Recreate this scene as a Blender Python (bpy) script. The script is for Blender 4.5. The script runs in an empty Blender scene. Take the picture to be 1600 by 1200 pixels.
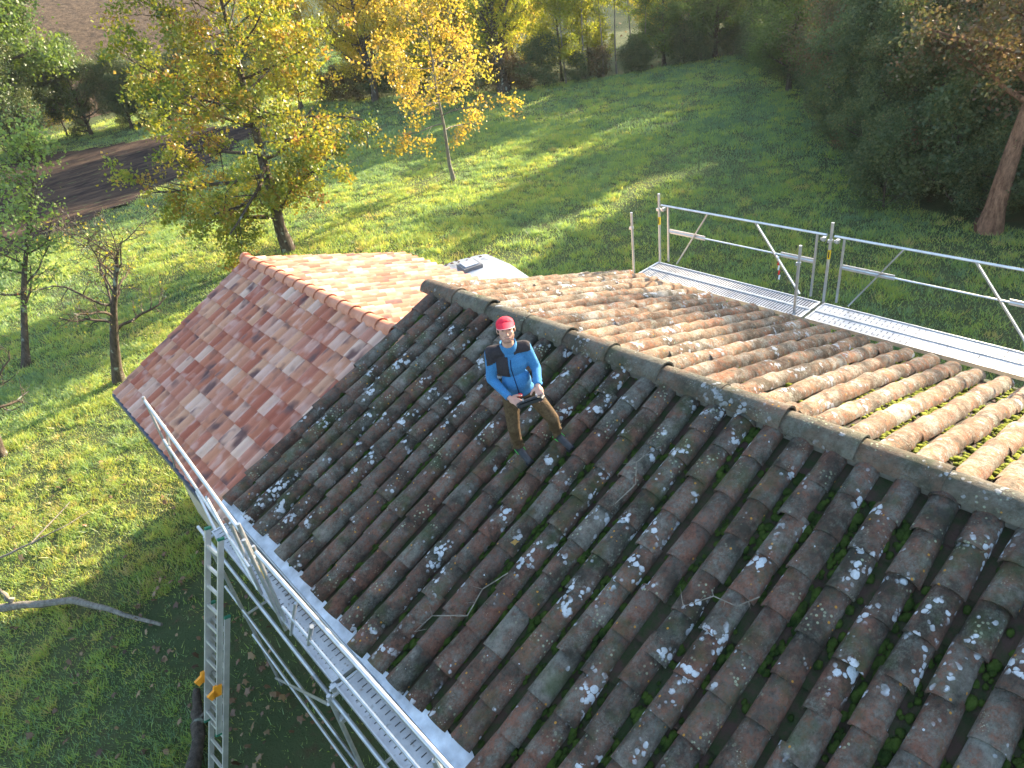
import bpy, bmesh, math, random
import numpy as np
from mathutils import Vector, Matrix, noise
S = bpy.context.scene
COL = S.collection
R = math.radians
# ------------------------------------------------------------------ camera
cam = bpy.data.cameras.new('camera'); camo = bpy.data.objects.new('camera', cam); COL.objects.link(camo)
cam.sensor_width = 36; cam.lens = 24.0; cam.clip_start = .05; cam.clip_end = 2000
CX = Vector((0.73132948, 0.44610428, -0.5158955)); CY = Vector((-0.66891786, 0.32158305, -0.67017404)); CZ = Vector((-0.13306426, 0.83520975, 0.53359028))
camo.matrix_world = Matrix(((CX[0], CX[1], CX[2], -5.103), (CY[0], CY[1], CY[2], -8.075), (CZ[0], CZ[1], CZ[2], 4.112), (0, 0, 0, 1)))
S.camera = camo
# ------------------------------------------------------------------ light
SUN_EL, SUN_AZ = R(15.5), R(3.0)      # sun stands low, towards +X
w = bpy.data.worlds.new('World'); S.world = w; w.use_nodes = True
nt = w.node_tree; bg = nt.nodes['Background']; bg.inputs[1].default_value = .15
sk = nt.nodes.new('ShaderNodeTexSky'); sk.sky_type = 'NISHITA'; sk.sun_disc = False
sk.sun_elevation = SUN_EL; sk.sun_rotation = R(90) - SUN_AZ; sk.air_density = 1; sk.dust_density = 1.5; sk.ozone_density = 1
nt.links.new(sk.outputs[0], bg.inputs[0])
sl = bpy.data.lights.new('sun', 'SUN'); so = bpy.data.objects.new('sun', sl); COL.objects.link(so)
sl.energy = 5; sl.angle = R(.5); sl.color = (1, .84, .62)
sd = Vector((math.cos(SUN_EL) * math.cos(SUN_AZ), math.cos(SUN_EL) * math.sin(SUN_AZ), math.sin(SUN_EL)))
so.rotation_euler = sd.to_track_quat('Z', 'Y').to_euler()
S.view_settings.view_transform = 'Standard'; S.view_settings.look = 'None'
S.view_settings.exposure = 2.25; S.view_settings.gamma = 1
S.cycles.max_bounces = 6; S.cycles.transparent_max_bounces = 6

# ------------------------------------------------------------------ helpers
rng = random.Random(7); nr = np.random.default_rng(7)
def tag(o, label=None, cat=None, group=None, kind=None):
    if label: o['label'] = label
    if cat: o['category'] = cat
    if group: o['group'] = group
    if kind: o['kind'] = kind
    return o
def empty(name, loc=(0, 0, 0)):
    o = bpy.data.objects.new(name, None); COL.objects.link(o); o.location = loc; o.empty_display_size = .2
    return o
def link(name, me, mat=None, parent=None):
    o = bpy.data.objects.new(name, me); COL.objects.link(o)
    if mat:
        me.materials.clear(); me.materials.append(mat)
    if parent:
        o.parent = parent
        o.matrix_parent_inverse = Matrix.Translation(-Vector(parent.location)) if parent.parent is None else Matrix.Translation(-Vector(parent.parent.location)) if False else o.matrix_parent_inverse
    return o
def pmesh(name, V, F, smooth=False, attr=None, attr2=None):
    """V (n,3), F (m,k) all faces same size, or list of lists"""
    me = bpy.data.meshes.new(name)
    if isinstance(F, np.ndarray):
        k = F.shape[1]; m = F.shape[0]
        me.vertices.add(len(V)); me.vertices.foreach_set('co', np.asarray(V, np.float32).ravel())
        me.loops.add(m * k); me.loops.foreach_set('vertex_index', F.astype(np.int32).ravel())
        me.polygons.add(m); me.polygons.foreach_set('loop_start', np.arange(0, m * k, k, dtype=np.int32))
        me.update(calc_edges=True)
    else:
        me.from_pydata([tuple(v) for v in V], [], F); me.update()
    for nm, a in (('tint', attr), ('tint2', attr2)):
        if a is not None:
            at = me.attributes.new(nm, 'FLOAT', 'FACE'); at.data.foreach_set('value', np.asarray(a, np.float32))
    if smooth: me.polygons.foreach_set('use_smooth', [True] * len(me.polygons))
    return me
class MB:
    """collects shapes for one mesh"""
    def __init__(s): s.V = []; s.F = []; s.T = []
    def add(s, V, F, t=0.):
        o = len(s.V); s.V += [tuple(v) for v in V]; s.F += [[i + o for i in f] for f in F]; s.T += [t] * len(F)
    def box(s, c, d, rot=None, t=0.):
        c = Vector(c); V = []
        for i in range(8):
            v = Vector(((i & 1) - .5, ((i >> 1) & 1) - .5, (i >> 2) - .5)); v = Vector((v[0] * d[0], v[1] * d[1], v[2] * d[2]))
            if rot is not None: v = rot @ v
            V.append(c + v)
        s.add(V, [(0, 2, 3, 1), (4, 5, 7, 6), (0, 1, 5, 4), (2, 6, 7, 3), (0, 4, 6, 2), (1, 3, 7, 5)], t)
    def tube(s, pts, r, n=8, cap=True, t=0., flat=None):
        pts = [Vector(p) for p in pts]; rr = r if isinstance(r, (list, tuple)) else [r] * len(pts)
        V = []; F = []; ref = None
        for i, p in enumerate(pts):
            d = (pts[min(i + 1, len(pts) - 1)] - pts[max(i - 1, 0)]).normalized()
            if ref is None: ref = Vector((0, 0, 1)) if abs(d.z) < .9 else Vector((1, 0, 0))
            a = d.cross(ref).normalized(); b = d.cross(a).normalized(); ref = -b if False else ref
            for j in range(n):
                th = 2 * math.pi * j / n
                V.append(p + (a * math.cos(th) + b * math.sin(th) * (flat or 1)) * rr[i])
        for i in range(len(pts) - 1):
            for j in range(n):
                k = (j + 1) % n; F.append([i * n + j, i * n + k, (i + 1) * n + k, (i + 1) * n + j])
        if cap: F.append(list(range(n))[::-1]); F.append([(len(pts) - 1) * n + j for j in range(n)])
        s.add(V, F, t)
    def bar(s, a, b, wd, th, up=(0, 0, 1), t=0.):
        a, b = Vector(a), Vector(b); d = (b - a); L = d.length; d.normalize(); u = Vector(up); x = d.cross(u).normalized(); u = x.cross(d)
        m = Matrix((x, d, u)).transposed(); s.box((a + b) / 2, (wd, L, th), m, t)
    def build(s, name, mat, parent=None, smooth=False):
        m2 = None
        if isinstance(mat, tuple): mat, m2 = mat
        me = pmesh(name, s.V, s.F, smooth, attr=s.T)
        if smooth:
            try: me.set_sharp_from_angle(angle=R(40))
            except Exception: pass
        o = link(name, me, mat, parent)
        if m2: me.materials.append(m2); me.polygons.foreach_set('material_index', [1 if q == 2. else 0 for q in s.T])
        return o

class NT:
    def __init__(s, name):
        s.m = bpy.data.materials.new(name); s.m.use_nodes = True; s.t = s.m.node_tree; s.t.nodes.clear()
        s.out = s.t.nodes.new('ShaderNodeOutputMaterial'); s.tc = s.t.nodes.new('ShaderNodeTexCoord'); s.co = s.tc.outputs['Object']
    def n(s, ty, **kw):
        n = s.t.nodes.new('ShaderNode' + ty)
        for k, v in kw.items():
            if k.startswith('_'): setattr(n, k[1:], v); continue
            key = int(k[1:]) if k[0] == 'i' and k[1:].isdigit() else k.replace('_', ' ')
            if isinstance(v, bpy.types.NodeSocket): s.t.links.new(v, n.inputs[key])
            else: n.inputs[key].default_value = v
        return n
    def noise(s, sc, det=3, rough=.55, co=None, dist=0.):
        return s.n('TexNoise', Vector=co or s.co, Scale=sc, Detail=det, Roughness=rough, Distortion=dist).outputs[0]
    def map(s, v, a, b, c=0., d=1.):
        n = s.n('MapRange', Value=v, From_Min=a, From_Max=b, To_Min=c, To_Max=d); return n.outputs[0]
    def ramp(s, v, stops, mode='LINEAR'):
        n = s.n('ValToRGB', Fac=v); cr = n.color_ramp; cr.interpolation = mode
        while len(cr.elements) < len(stops): cr.elements.new(.5)
        for e, (p, c) in zip(cr.elements, stops): e.position = p; e.color = (*c, 1)
        return n.outputs[0]
    def mix(s, f, a, b, bt='MIX'):
        n = s.t.nodes.new('ShaderNodeMix'); n.data_type = 'RGBA'; n.blend_type = bt
        for k, v in ((0, f), (6, a), (7, b)):
            if isinstance(v, bpy.types.NodeSocket): s.t.links.new(v, n.inputs[k])
            else: n.inputs[k].default_value = v if k == 0 else (*v, 1)
        return n.outputs[2]
    def math(s, op, a, b=0.):
        n = s.t.nodes.new('ShaderNodeMath'); n.operation = op
        for k, v in ((0, a), (1, b)):
            if isinstance(v, bpy.types.NodeSocket): s.t.links.new(v, n.inputs[k])
            else: n.inputs[k].default_value = v
        return n.outputs[0]
    def attr(s, nm): return s.n('Attribute', _attribute_name=nm).outputs['Fac']
    def scale(s, v): return s.n('Mapping', Vector=s.co, Scale=v).outputs[0]
    def bump(s, h, st=.5, d=.01, nrm=None):
        n = s.n('Bump', Strength=st, Distance=d, Height=h)
        if nrm is not None: s.t.links.new(nrm, n.inputs['Normal'])
        return n.outputs[0]
    def bsdf(s, col, rough=.8, metal=0., nrm=None, spec=.3, **kw):
        b = s.n('BsdfPrincipled', Base_Color=col if isinstance(col, bpy.types.NodeSocket) else (*col, 1), Roughness=rough, Metallic=metal, **kw)
        b.inputs['Specular IOR Level'].default_value = spec
        if nrm is not None: s.t.links.new(nrm, b.inputs['Normal'])
        s.t.links.new(b.outputs[0], s.out.inputs[0]); return b
    def leafy(s, col, trans=.45, rough=.6, tcol=None):
        a = s.n('BsdfDiffuse', Color=col); b = s.n('BsdfTranslucent', Color=tcol or col); g = s.n('BsdfGlossy', Roughness=.45)
        g.inputs[0].default_value = (.6, .6, .6, 1)
        m = s.n('MixShader', Fac=trans); s.t.links.new(a.outputs[0], m.inputs[1]); s.t.links.new(b.outputs[0], m.inputs[2])
        m2 = s.n('MixShader', Fac=.05); s.t.links.new(m.outputs[0], m2.inputs[1]); s.t.links.new(g.outputs[0], m2.inputs[2])
        s.t.links.new(m2.outputs[0], s.out.inputs[0])

def simple(name, col, rough=.6, metal=0., bscale=0, bst=.3, var=.0, vs=5., spec=.4, bd=.01):
    t = NT(name); c = col
    if var: c = t.mix(t.map(t.noise(vs, 4), .3, .7), tuple(x * (1 - var) for x in col), tuple(min(1, x * (1 + var)) for x in col))
    nn = t.bump(t.noise(bscale, 4), bst, bd) if bscale else None
    t.bsdf(c, rough, metal, nn, spec); return t.m

# ------------------------------------------------------------------ materials
def tile_mat(name, stops, dark, dark_amt, lich_white, lich_pale, yellow, green, film=(.17, .175, .145, .6)):
    t = NT(name); a = t.attr('tint'); co = t.co
    base = t.ramp(t.math('ADD', a, t.map(t.noise(8, 5, .7), .3, .7, -.34, .34)), stops, 'LINEAR')
    n1 = t.noise(9, 6, .7); base = t.mix(t.map(n1, .3, .75), base, t.mix(.45, base, (.13, .05, .03)))
    c = t.mix(t.math('MULTIPLY', t.map(t.noise(2.3, 6, .7), .42, .62), dark_amt), base, dark)
    c = t.mix(t.math('MULTIPLY', t.map(t.noise(28, 4, .8), .5, .68), .5), c, tuple(x * .45 for x in dark))
    # broad dull crust of grey lichen
    c = t.mix(t.math('MULTIPLY', t.math('MULTIPLY', t.map(t.noise(4.2, 5, .75), .48, .62), t.map(t.noise(45, 3, .8), .35, .6)), film[3]), c, film[:3])
    # mossy film
    c = t.mix(t.math('MULTIPLY', t.map(t.noise(3.1, 4, .6, co=t.scale((1, 1, 1.01))), .52, .7), green), c, (.035, .06, .015))
    # fine crusty pale lichen
    v1 = t.n('TexVoronoi', Vector=co, Scale=55.).outputs['Distance']
    k = t.math('MULTIPLY', t.map(v1, .34, .2), t.map(t.noise(4.5, 4, .7), .60, .72))
    c = t.mix(t.math('MULTIPLY', k, lich_pale), c, (.36, .38, .27))
    v1b = t.n('TexVoronoi', Vector=co, Scale=24.).outputs['Distance']
    k = t.math('MULTIPLY', t.map(v1b, .30, .22), t.map(t.noise(3.3, 4), .56, .66))
    c = t.mix(t.math('MULTIPLY', k, lich_pale), c, (.30, .33, .22))
    v3 = t.n('TexVoronoi', Vector=co, Scale=16.); k3 = t.math('MULTIPLY', t.map(v3.outputs['Distance'], .2, .14), t.math('GREATER_THAN', t.n('SeparateColor', Color=v3.outputs['Color']).outputs[0], .9))
    c = t.mix(t.math('MULTIPLY', k3, yellow), c, (.42, .2, .03))
    # round white lichen rosettes in clusters
    wob = t.n('VectorMath', _operation='ADD', i0=co, i1=t.n('VectorMath', _operation='SCALE', i0=t.n('TexNoise', Vector=co, Scale=18., Detail=3.).outputs[1], Scale=.03).outputs[0]).outputs[0]
    v2 = t.n('TexVoronoi', Vector=wob, Scale=17.); rnd = t.n('SeparateColor', Color=v2.outputs['Color']).outputs[1]
    clus = t.map(t.noise(2.2, 3, .6), .51, .62); clus2 = t.map(t.noise(7, 2), .44, .58)
    thr = t.math('ADD', t.math('MULTIPLY', rnd, .36), t.math('MULTIPLY', t.math('MULTIPLY', clus, clus2), .36)); d = t.math('SUBTRACT', thr, v2.outputs['Distance'])
    k2 = t.math('MULTIPLY', t.map(d, -.02, .05), t.math('MULTIPLY', clus, clus2))
    lone = t.math('MULTIPLY', t.map(t.math('SUBTRACT', d, .2), 0, .02), t.math('GREATER_THAN', t.n('SeparateColor', Color=v2.outputs['Color']).outputs[2], .8))
    k2 = t.math('MINIMUM', t.math('ADD', k2, lone), 1.)
    c = t.mix(t.math('MULTIPLY', k2, lich_white), c, t.mix(t.noise(60, 3), (.30, .33, .34), (.62, .64, .66)))
    h = t.math('ADD', t.noise(30, 5, .7), t.math('MULTIPLY', t.noise(110, 3), .4)); h = t.math('ADD', h, t.math('MULTIPLY', k2, .35))
    t.bsdf(c, .92, 0, t.bump(h, .95, .016), .2)
    return t.m
M = {}
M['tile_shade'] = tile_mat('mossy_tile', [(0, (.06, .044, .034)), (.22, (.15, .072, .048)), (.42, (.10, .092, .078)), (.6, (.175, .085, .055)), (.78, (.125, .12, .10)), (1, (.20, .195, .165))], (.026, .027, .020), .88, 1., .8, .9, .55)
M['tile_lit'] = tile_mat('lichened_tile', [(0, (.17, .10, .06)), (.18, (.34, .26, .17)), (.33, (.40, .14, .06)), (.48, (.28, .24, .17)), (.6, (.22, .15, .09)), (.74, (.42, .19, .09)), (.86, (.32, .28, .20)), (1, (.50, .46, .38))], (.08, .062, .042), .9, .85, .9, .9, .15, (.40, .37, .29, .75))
M['ridge'] = tile_mat('ridge_tile', [(0, (.13, .12, .09)), (.5, (.17, .16, .12)), (.8, (.14, .12, .09)), (1, (.17, .11, .075))], (.05, .05, .036), .85, .5, 1., .9, .4)

t = NT('new_tile'); a = t.attr('tint'); a2 = t.attr('tint2')
c = t.ramp(a, [(0, (.33, .10, .06)), (.3, (.42, .16, .09)), (.5, (.52, .28, .17)), (.72, (.38, .13, .08)), (1, (.58, .40, .30))])
st = t.n('TexNoise', Vector=t.n('VectorMath', _operation='ADD', i0=t.scale((2.6, 5, 2.6)), i1=t.n('CombineXYZ', X=t.math('MULTIPLY', a2, 5.), Y=t.math('MULTIPLY', a2, 3.)).outputs[0]).outputs[0], Scale=1., Detail=2.).outputs[0]
c = t.mix(t.map(st, .56, .70), c, (.15, .08, .07)); c = t.mix(t.math('MULTIPLY', t.map(st, .44, .34), .5), c, (.60, .40, .33))
t.bsdf(c, .75, 0, t.bump(t.noise(120, 3), .25, .004), .3); M['new_tile'] = t.m
t = NT('terracotta_ridge'); t.bsdf(t.mix(t.map(t.noise(4, 3), .3, .7), (.45, .17, .09), (.58, .27, .17)), .75, 0, t.bump(t.noise(90, 3), .3, .004)); M['new_ridge'] = t.m

t = NT('channel'); c = t.mix(t.map(t.noise(6, 5, .7), .38, .6), (.07, .042, .032), (.028, .045, .014)); t.bsdf(c, .95, 0, t.bump(t.noise(25, 5, .8), 1, .02)); M['channel'] = t.m
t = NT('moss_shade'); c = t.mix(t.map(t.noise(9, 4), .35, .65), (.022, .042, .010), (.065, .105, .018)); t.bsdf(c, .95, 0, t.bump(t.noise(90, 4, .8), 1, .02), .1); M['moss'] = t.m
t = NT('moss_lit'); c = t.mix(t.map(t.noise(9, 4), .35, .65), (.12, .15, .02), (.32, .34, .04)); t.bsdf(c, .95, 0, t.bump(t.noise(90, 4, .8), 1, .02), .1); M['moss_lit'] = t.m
M['galv'] = simple('galvanised_steel', (.52, .52, .51), .42, .75, 60, .15, .14, 9, .5, .003)
M['alu'] = simple('aluminium', (.62, .60, .56), .45, .7, 70, .12, .12, 8, .5, .003)
t = NT('scaffold_deck'); c = t.mix(t.map(t.noise(3.5, 6, .7), .35, .7), (.42, .41, .40), (.66, .65, .63)); c = t.mix(t.map(t.noise(14, 4), .58, .7), c, (.27, .24, .2))
t.bsdf(c, .5, .45, t.bump(t.noise(40, 3), .2, .004), .5); M['deck'] = t.m
M['deck_hole'] = simple('deck_slot', (.07, .065, .06), .8)
M['zinc'] = simple('zinc_flashing', (.48, .51, .56), .55, .3, 8, .6, .35, 5, .5, .02)
M['fascia'] = simple('dark_gutter', (.06, .075, .11), .45, .2)
M['wood'] = simple('old_wood', (.22, .15, .1), .85, 0, 40, .5, .3, 6)
M['mortar'] = simple('mortar', (.13, .12, .095), .95, 0, 18, 1, .3, 5, .2, .03)
t = NT('render_wall'); c = t.mix(t.map(t.noise(1.5, 6, .7), .35, .7), (.46, .39, .29), (.36, .29, .2)); t.bsdf(c, .95, 0, t.bump(t.noise(22, 5), .6, .01)); M['wall'] = t.m
M['white'] = simple('white_shell', (.33, .37, .43), .16, 0, 3, .04, .12, 2, .5)  # white shell with the sky's blue reflection put into its base colour
M['plastic_grey'] = simple('grey_plastic', (.55, .55, .53), .5)
M['glassdark'] = simple('dark_glass', (.02, .025, .03), .08, 0, spec=.6)
M['rubber'] = simple('black_rubber', (.02, .02, .022), .6)
M['yellow'] = simple('yellow_sticker', (.75, .5, .02), .5)
M['orange'] = simple('orange_plastic', (.85, .32, .02), .45)
M['green_cap'] = simple('green_cap', (.02, .16, .09), .5)
M['red'] = simple('red_tape', (.7, .03, .03), .5); M['tape_white'] = simple('white_tape', (.8, .8, .8), .5)
t = NT('bark'); v = t.n('TexNoise', Vector=t.scale((1, 1, .25)), Scale=14., Detail=6., Roughness=.7).outputs[0]
c = t.mix(t.map(v, .3, .7), (.03, .024, .018), (.13, .10, .075)); c = t.mix(t.map(t.noise(4, 4), .58, .66), c, (.26, .28, .22)); t.bsdf(c, .95, 0, t.bump(v, 1, .04), .2); M['bark'] = t.m
t = NT('pale_bark'); v = t.n('TexNoise', Vector=t.scale((1, 1, .3)), Scale=14., Detail=6., Roughness=.7).outputs[0]
c = t.mix(t.map(v, .3, .7), (.10, .085, .065), (.30, .27, .22)); t.bsdf(c, .95, 0, t.bump(v, 1, .03), .2); M['bark_pale'] = t.m
t = NT('red_bark'); v = t.n('TexNoise', Vector=t.scale((1, 1, .35)), Scale=9., Detail=6., Roughness=.75).outputs[0]
c = t.mix(t.map(v, .35, .65), (.09, .045, .028), (.36, .20, .125)); t.bsdf(c, .95, 0, t.bump(v, 1, .08), .2); M['bark_red'] = t.m
def leafmat(name, stops, trans=.45):
    t = NT(name); c = t.ramp(t.attr('tint'), stops); c = t.mix(t.map(t.noise(.6, 2), .35, .65), c, t.mix(.35, c, (.02, .03, .01)))
    t.leafy(c, trans, tcol=t.mix(.5, c, t.mix(1., c, (1.6, 1.5, .7), 'MULTIPLY'))); M[name] = t.m
leafmat('leaf_big', [(0, (.07, .13, .02)), (.28, (.17, .23, .03)), (.48, (.30, .32, .035)), (.66, (.44, .34, .04)), (.82, (.32, .14, .05)), (1, (.2, .09, .04))])
leafmat('leaf_yellow', [(0, (.26, .27, .03)), (.4, (.50, .42, .04)), (.8, (.62, .42, .04)), (1, (.45, .20, .05))], .55)
leafmat('leaf_orange', [(0, (.34, .34, .05)), (.4, (.52, .42, .06)), (.75, (.56, .34, .06)), (1, (.40, .18, .06))])
leafmat('leaf_green', [(0, (.05, .10, .03)), (.5, (.11, .18, .04)), (.85, (.16, .22, .03)), (1, (.30, .28, .04))])
leafmat('leaf_dark', [(0, (.035, .075, .035)), (.45, (.085, .13, .05)), (.8, (.18, .20, .07)), (1, (.32, .24, .08))], .35)
leafmat('leaf_rust', [(0, (.06, .08, .035)), (.4, (.10, .10, .04)), (.7, (.18, .10, .055)), (1, (.18, .18, .05))], .35)
leafmat('leaf_lime', [(0, (.20, .26, .02)), (.5, (.36, .40, .03)), (.85, (.58, .48, .04)), (1, (.62, .42, .05))], .55)
leafmat('leaf_oak', [(0, (.12, .20, .05)), (.5, (.22, .33, .08)), (1, (.36, .42, .12))], .5)
leafmat('leaf_dead', [(0, (.10, .045, .025)), (.5, (.22, .11, .06)), (1, (.38, .24, .12))], .2)

# ------------------------------------------------------------------ terrain
WOOD = [(60, 75), (24, 51), (26.5, 44.5), (31, 33.5), (38.5, 27.2), (45, 23), (37, 15.5), (30, 9), (21, 3), (17.6, -.2), (16.6, -6), (17, -22), (70, -30), (120, 20), (110, 80)]
def inside(px, py, poly):
    px = np.asarray(px, float); py = np.asarray(py, float); c = np.zeros(px.shape, bool); n = len(poly)
    for i in range(n):
        x1, y1 = poly[i]; x2, y2 = poly[(i + 1) % n]
        if y1 == y2: continue
        k = ((y1 > py) != (y2 > py)) & (px < (x2 - x1) * (py - y1) / (y2 - y1) + x1); c ^= k
    return c
def snoise(x, y, s, seed=0.):   # cheap smooth noise from summed sines
    x = x / s; y = y / s
    return (np.sin(x * 1.7 + y * .9 + seed) + np.sin(-x * 1.1 + y * 2.1 + seed * 2.3) + np.sin(x * 2.9 - y * 1.3 + seed * .7) * .6 + np.sin(x * .6 + y * 3.1 + 1.3 + seed) * .6) / 3.2
def H(x, y):
    x = np.asarray(x, float); y = np.asarray(y, float)
    r = np.hypot(x, y); s = np.maximum(0, r - 74)
    hill = 34 * (1 - np.exp(-s / 130.)) * (s > 0)
    return -5 + .07 * snoise(x, y, 4.) + .035 * snoise(x, y, 1.1, 2.) + hill - .25 * np.exp(-((x - 0) ** 2 + (y + 2) ** 2) / 80.) * 0
SOIL = [(-13, 28.5), (-6, 30.5), (-.6, 33.2), (4.2, 35.6), (8.5, 38.2), (13.5, 42.5), (18, 47), (15, 56), (11, 55.5), (6.5, 59.5), (3.5, 62), (-6, 63), (-16, 55)]
def axis(lo, hi, step, far, n):
    core = np.arange(lo, hi + .01, step); g = np.geomspace(step, far, n)
    return np.concatenate([(lo - np.cumsum(g))[::-1], core, hi + np.cumsum(g)])
ax = axis(-20, 60, .5, 60, 30); ay = axis(-20, 80, .5, 60, 30)
X, Y = np.meshgrid(ax, ay, indexing='ij'); Z = H(X, Y); V = np.stack([X, Y, Z], -1).reshape(-1, 3)
nx, ny = len(ax), len(ay); I = np.arange(nx * ny).reshape(nx, ny)
F = np.stack([I[:-1, :-1], I[1:, :-1], I[1:, 1:], I[:-1, 1:]], -1).reshape(-1, 4)
fc = V[F].mean(1); rr = np.hypot(fc[:, 0], fc[:, 1])
hillm = (rr > 76) & (fc[:, 1] > 0) & (fc[:, 0] < 24 + (fc[:, 1] - 70) * .45)
def submesh(name, F_, mat):
    used, inv = np.unique(F_, return_inverse=True); me = pmesh(name, V[used], inv.reshape(-1, 4), True); return link(name, me, mat)
t = NT('meadow_soil'); c = t.mix(t.map(t.noise(.5, 5, .6), .35, .65), (.07, .095, .04), (.11, .12, .05)); c = t.mix(t.map(t.noise(2.5, 5, .7), .55, .72), c, (.10, .075, .04))
t.bsdf(c, 1, 0, t.bump(t.noise(7, 6, .8), 1, .08), .1); M['soil'] = t.m
tag(submesh('meadow_ground', F[~hillm], M['soil']), kind='structure')
t = NT('ploughed_clods'); v = t.n('TexNoise', Vector=t.scale((1, .55, 1)), Scale=1.3, Detail=7., Roughness=.75).outputs[0]
c = t.mix(t.map(v, .35, .65), (.05, .034, .022), (.17, .115, .07)); t.bsdf(c, 1, 0, t.bump(v, 1, .9), .1); M['plough'] = t.m
tag(submesh('ploughed_hillside', F[hillm], M['plough']), kind='structure')
# dark tilled patch
gx = np.arange(-18, 20, .3); gy = np.arange(27, 66, .3); PX, PY = np.meshgrid(gx, gy, indexing='ij')
PZ = H(PX, PY) + .02 + .05 * nr.random(PX.shape) + .05 * np.sin(PX * 1.5 + PY * 6); PV = np.stack([PX, PY, PZ], -1).reshape(-1, 3); I = np.arange(PX.size).reshape(PX.shape)
PF = np.stack([I[:-1, :-1], I[1:, :-1], I[1:, 1:], I[:-1, 1:]], -1).reshape(-1, 4); pc = PV[PF].mean(1)
PF = PF[inside(pc[:, 0] + .4 * np.sin(pc[:, 1] * 1.7), pc[:, 1] + .4 * np.sin(pc[:, 0] * 2.1), SOIL)]
t = NT('tilled_soil'); st = t.n('TexNoise', Vector=t.scale((.35, 1.6, 1)), Scale=.8, Detail=6., Roughness=.7).outputs[0]
c = t.mix(t.map(st, .4, .65), (.022, .016, .015), (.10, .066, .045)); t.bsdf(c, 1, 0, t.bump(t.noise(5, 6, .8), 1, .1), .1); M['tilled'] = t.m
used, inv = np.unique(PF, return_inverse=True); tag(link('tilled_soil', pmesh('tilled_soil', PV[used], inv.reshape(-1, 4), True), M['tilled']), kind='structure')

# ------------------------------------------------------------------ grass: real blades
def blades(n, xr, yr, h, wd, cr=.13, seed=1):
    g = np.random.default_rng(seed); nu_ = int(n * .45); nc_ = (n - nu_) // 30
    cx, cy = g.uniform(*xr, nc_), g.uniform(*yr, nc_); k_ = g.random(nc_) < np.clip(.55 + .55 * snoise(cx, cy, 1.3, 4.) + .35 * snoise(cx, cy, 5., 2.), .08, 1)
    cx, cy = cx[k_], cy[k_]; nc_ = len(cx); ci = g.integers(0, nc_, n - nu_); chh = g.uniform(.7, 1.7, nc_); ctt = g.normal(0, .17, nc_); crr = g.uniform(.5, 1.5, nc_) * cr
    x = np.concatenate([g.uniform(*xr, nu_), cx[ci] + g.normal(0, 1, n - nu_) * crr[ci]]); y = np.concatenate([g.uniform(*yr, nu_), cy[ci] + g.normal(0, 1, n - nu_) * crr[ci]])
    hf_ = np.concatenate([np.full(nu_, .6), chh[ci]]); tf_ = np.concatenate([g.normal(0, .1, nu_) - .05, ctt[ci]])
    keep = ~inside(x + .25 * snoise(x, y, .8), y + .3 * snoise(x, y, .7, 2.), [(1.5 + (a_ - 1.5) * .955, 47 + (b_ - 47) * .955) for a_, b_ in SOIL]) & ~inside(x, y, WOOD2) & ~((x > -3.6) & (x < 3.9) & (y > -13) & (y < 5.1))
    bare_ = snoise(x, y, 1.9, 7.) + .6 * snoise(x, y, .7, 1.); keep &= g.random(len(x)) < np.clip(1.25 + bare_ * 1.1, .12, 1) * np.where((x > -5.4 + .3 * np.sin(y * 2)) & (x < -3) & (y < 3.4), .12, 1)
    x, y, hf_, tf_ = x[keep], y[keep], hf_[keep], tf_[keep]; n = len(x)
    z = H(x, y) - .01; az = g.uniform(0, 2 * np.pi, n); hh = h * g.uniform(.55, 1.2, n) * hf_; ww = wd * g.uniform(.7, 1.3, n)
    ln = g.normal(0, .5, (n, 2)) * hh[:, None]
    dx, dy = np.cos(az) * ww / 2, np.sin(az) * ww / 2
    A = np.stack([x - dx, y - dy, z], -1); B = np.stack([x + dx, y + dy, z], -1); Cc = np.stack([x + ln[:, 0], y + ln[:, 1], z + hh], -1)
    V = np.stack([A, B, Cc], 1).reshape(-1, 3); ti = np.clip(.40 + .16 * np.exp(-((x + 5) ** 2 + (y - 8) ** 2) / 260.) + .2 * snoise(x, y, 2.2, 3.) + .16 * snoise(x, y, 9, 5.) + tf_ + g.normal(0, .15, n), 0, 1)
    return V, ti
WOOD2 = [(x + 1.5, y) if i not in (0,) else (x, y) for i, (x, y) in enumerate(WOOD)]
parts = [blades(420000, (-10, 3), (-6, 16), .10, .016, .09, seed=1), blades(520000, (-12, 24), (12, 32), .12, .028, .14, seed=2), blades(230000, (3.9, 22), (-10, 13), .13, .024, .14, seed=6),
         blades(340000, (-14, 48), (30, 74), .15, .055, .22, seed=3), blades(200000, (22, 48), (4, 32), .15, .045, .2, seed=4), blades(40000, (-26, -9), (-6, 35), .12, .04, .15, seed=5)]
GV = np.concatenate([p[0] for p in parts]); GT = np.concatenate([p[1] for p in parts]); GF = np.arange(len(GV)).reshape(-1, 3)
t = NT('grass_blade'); c = t.ramp(t.attr('tint'), [(0, (.15, .24, .15)), (.3, (.23, .34, .16)), (.55, (.34, .44, .11)), (.8, (.50, .48, .13)), (1, (.48, .37, .19))])
t.leafy(c, .48, tcol=t.mix(1., c, (1.35, 1.35, .7), 'MULTIPLY')); M['grass'] = t.m
tag(link('meadow_grass', pmesh('meadow_grass', GV, GF, attr=GT), M['grass']), 'short tufted green grass covering the meadow around the house', 'grass', kind='stuff')
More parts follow.
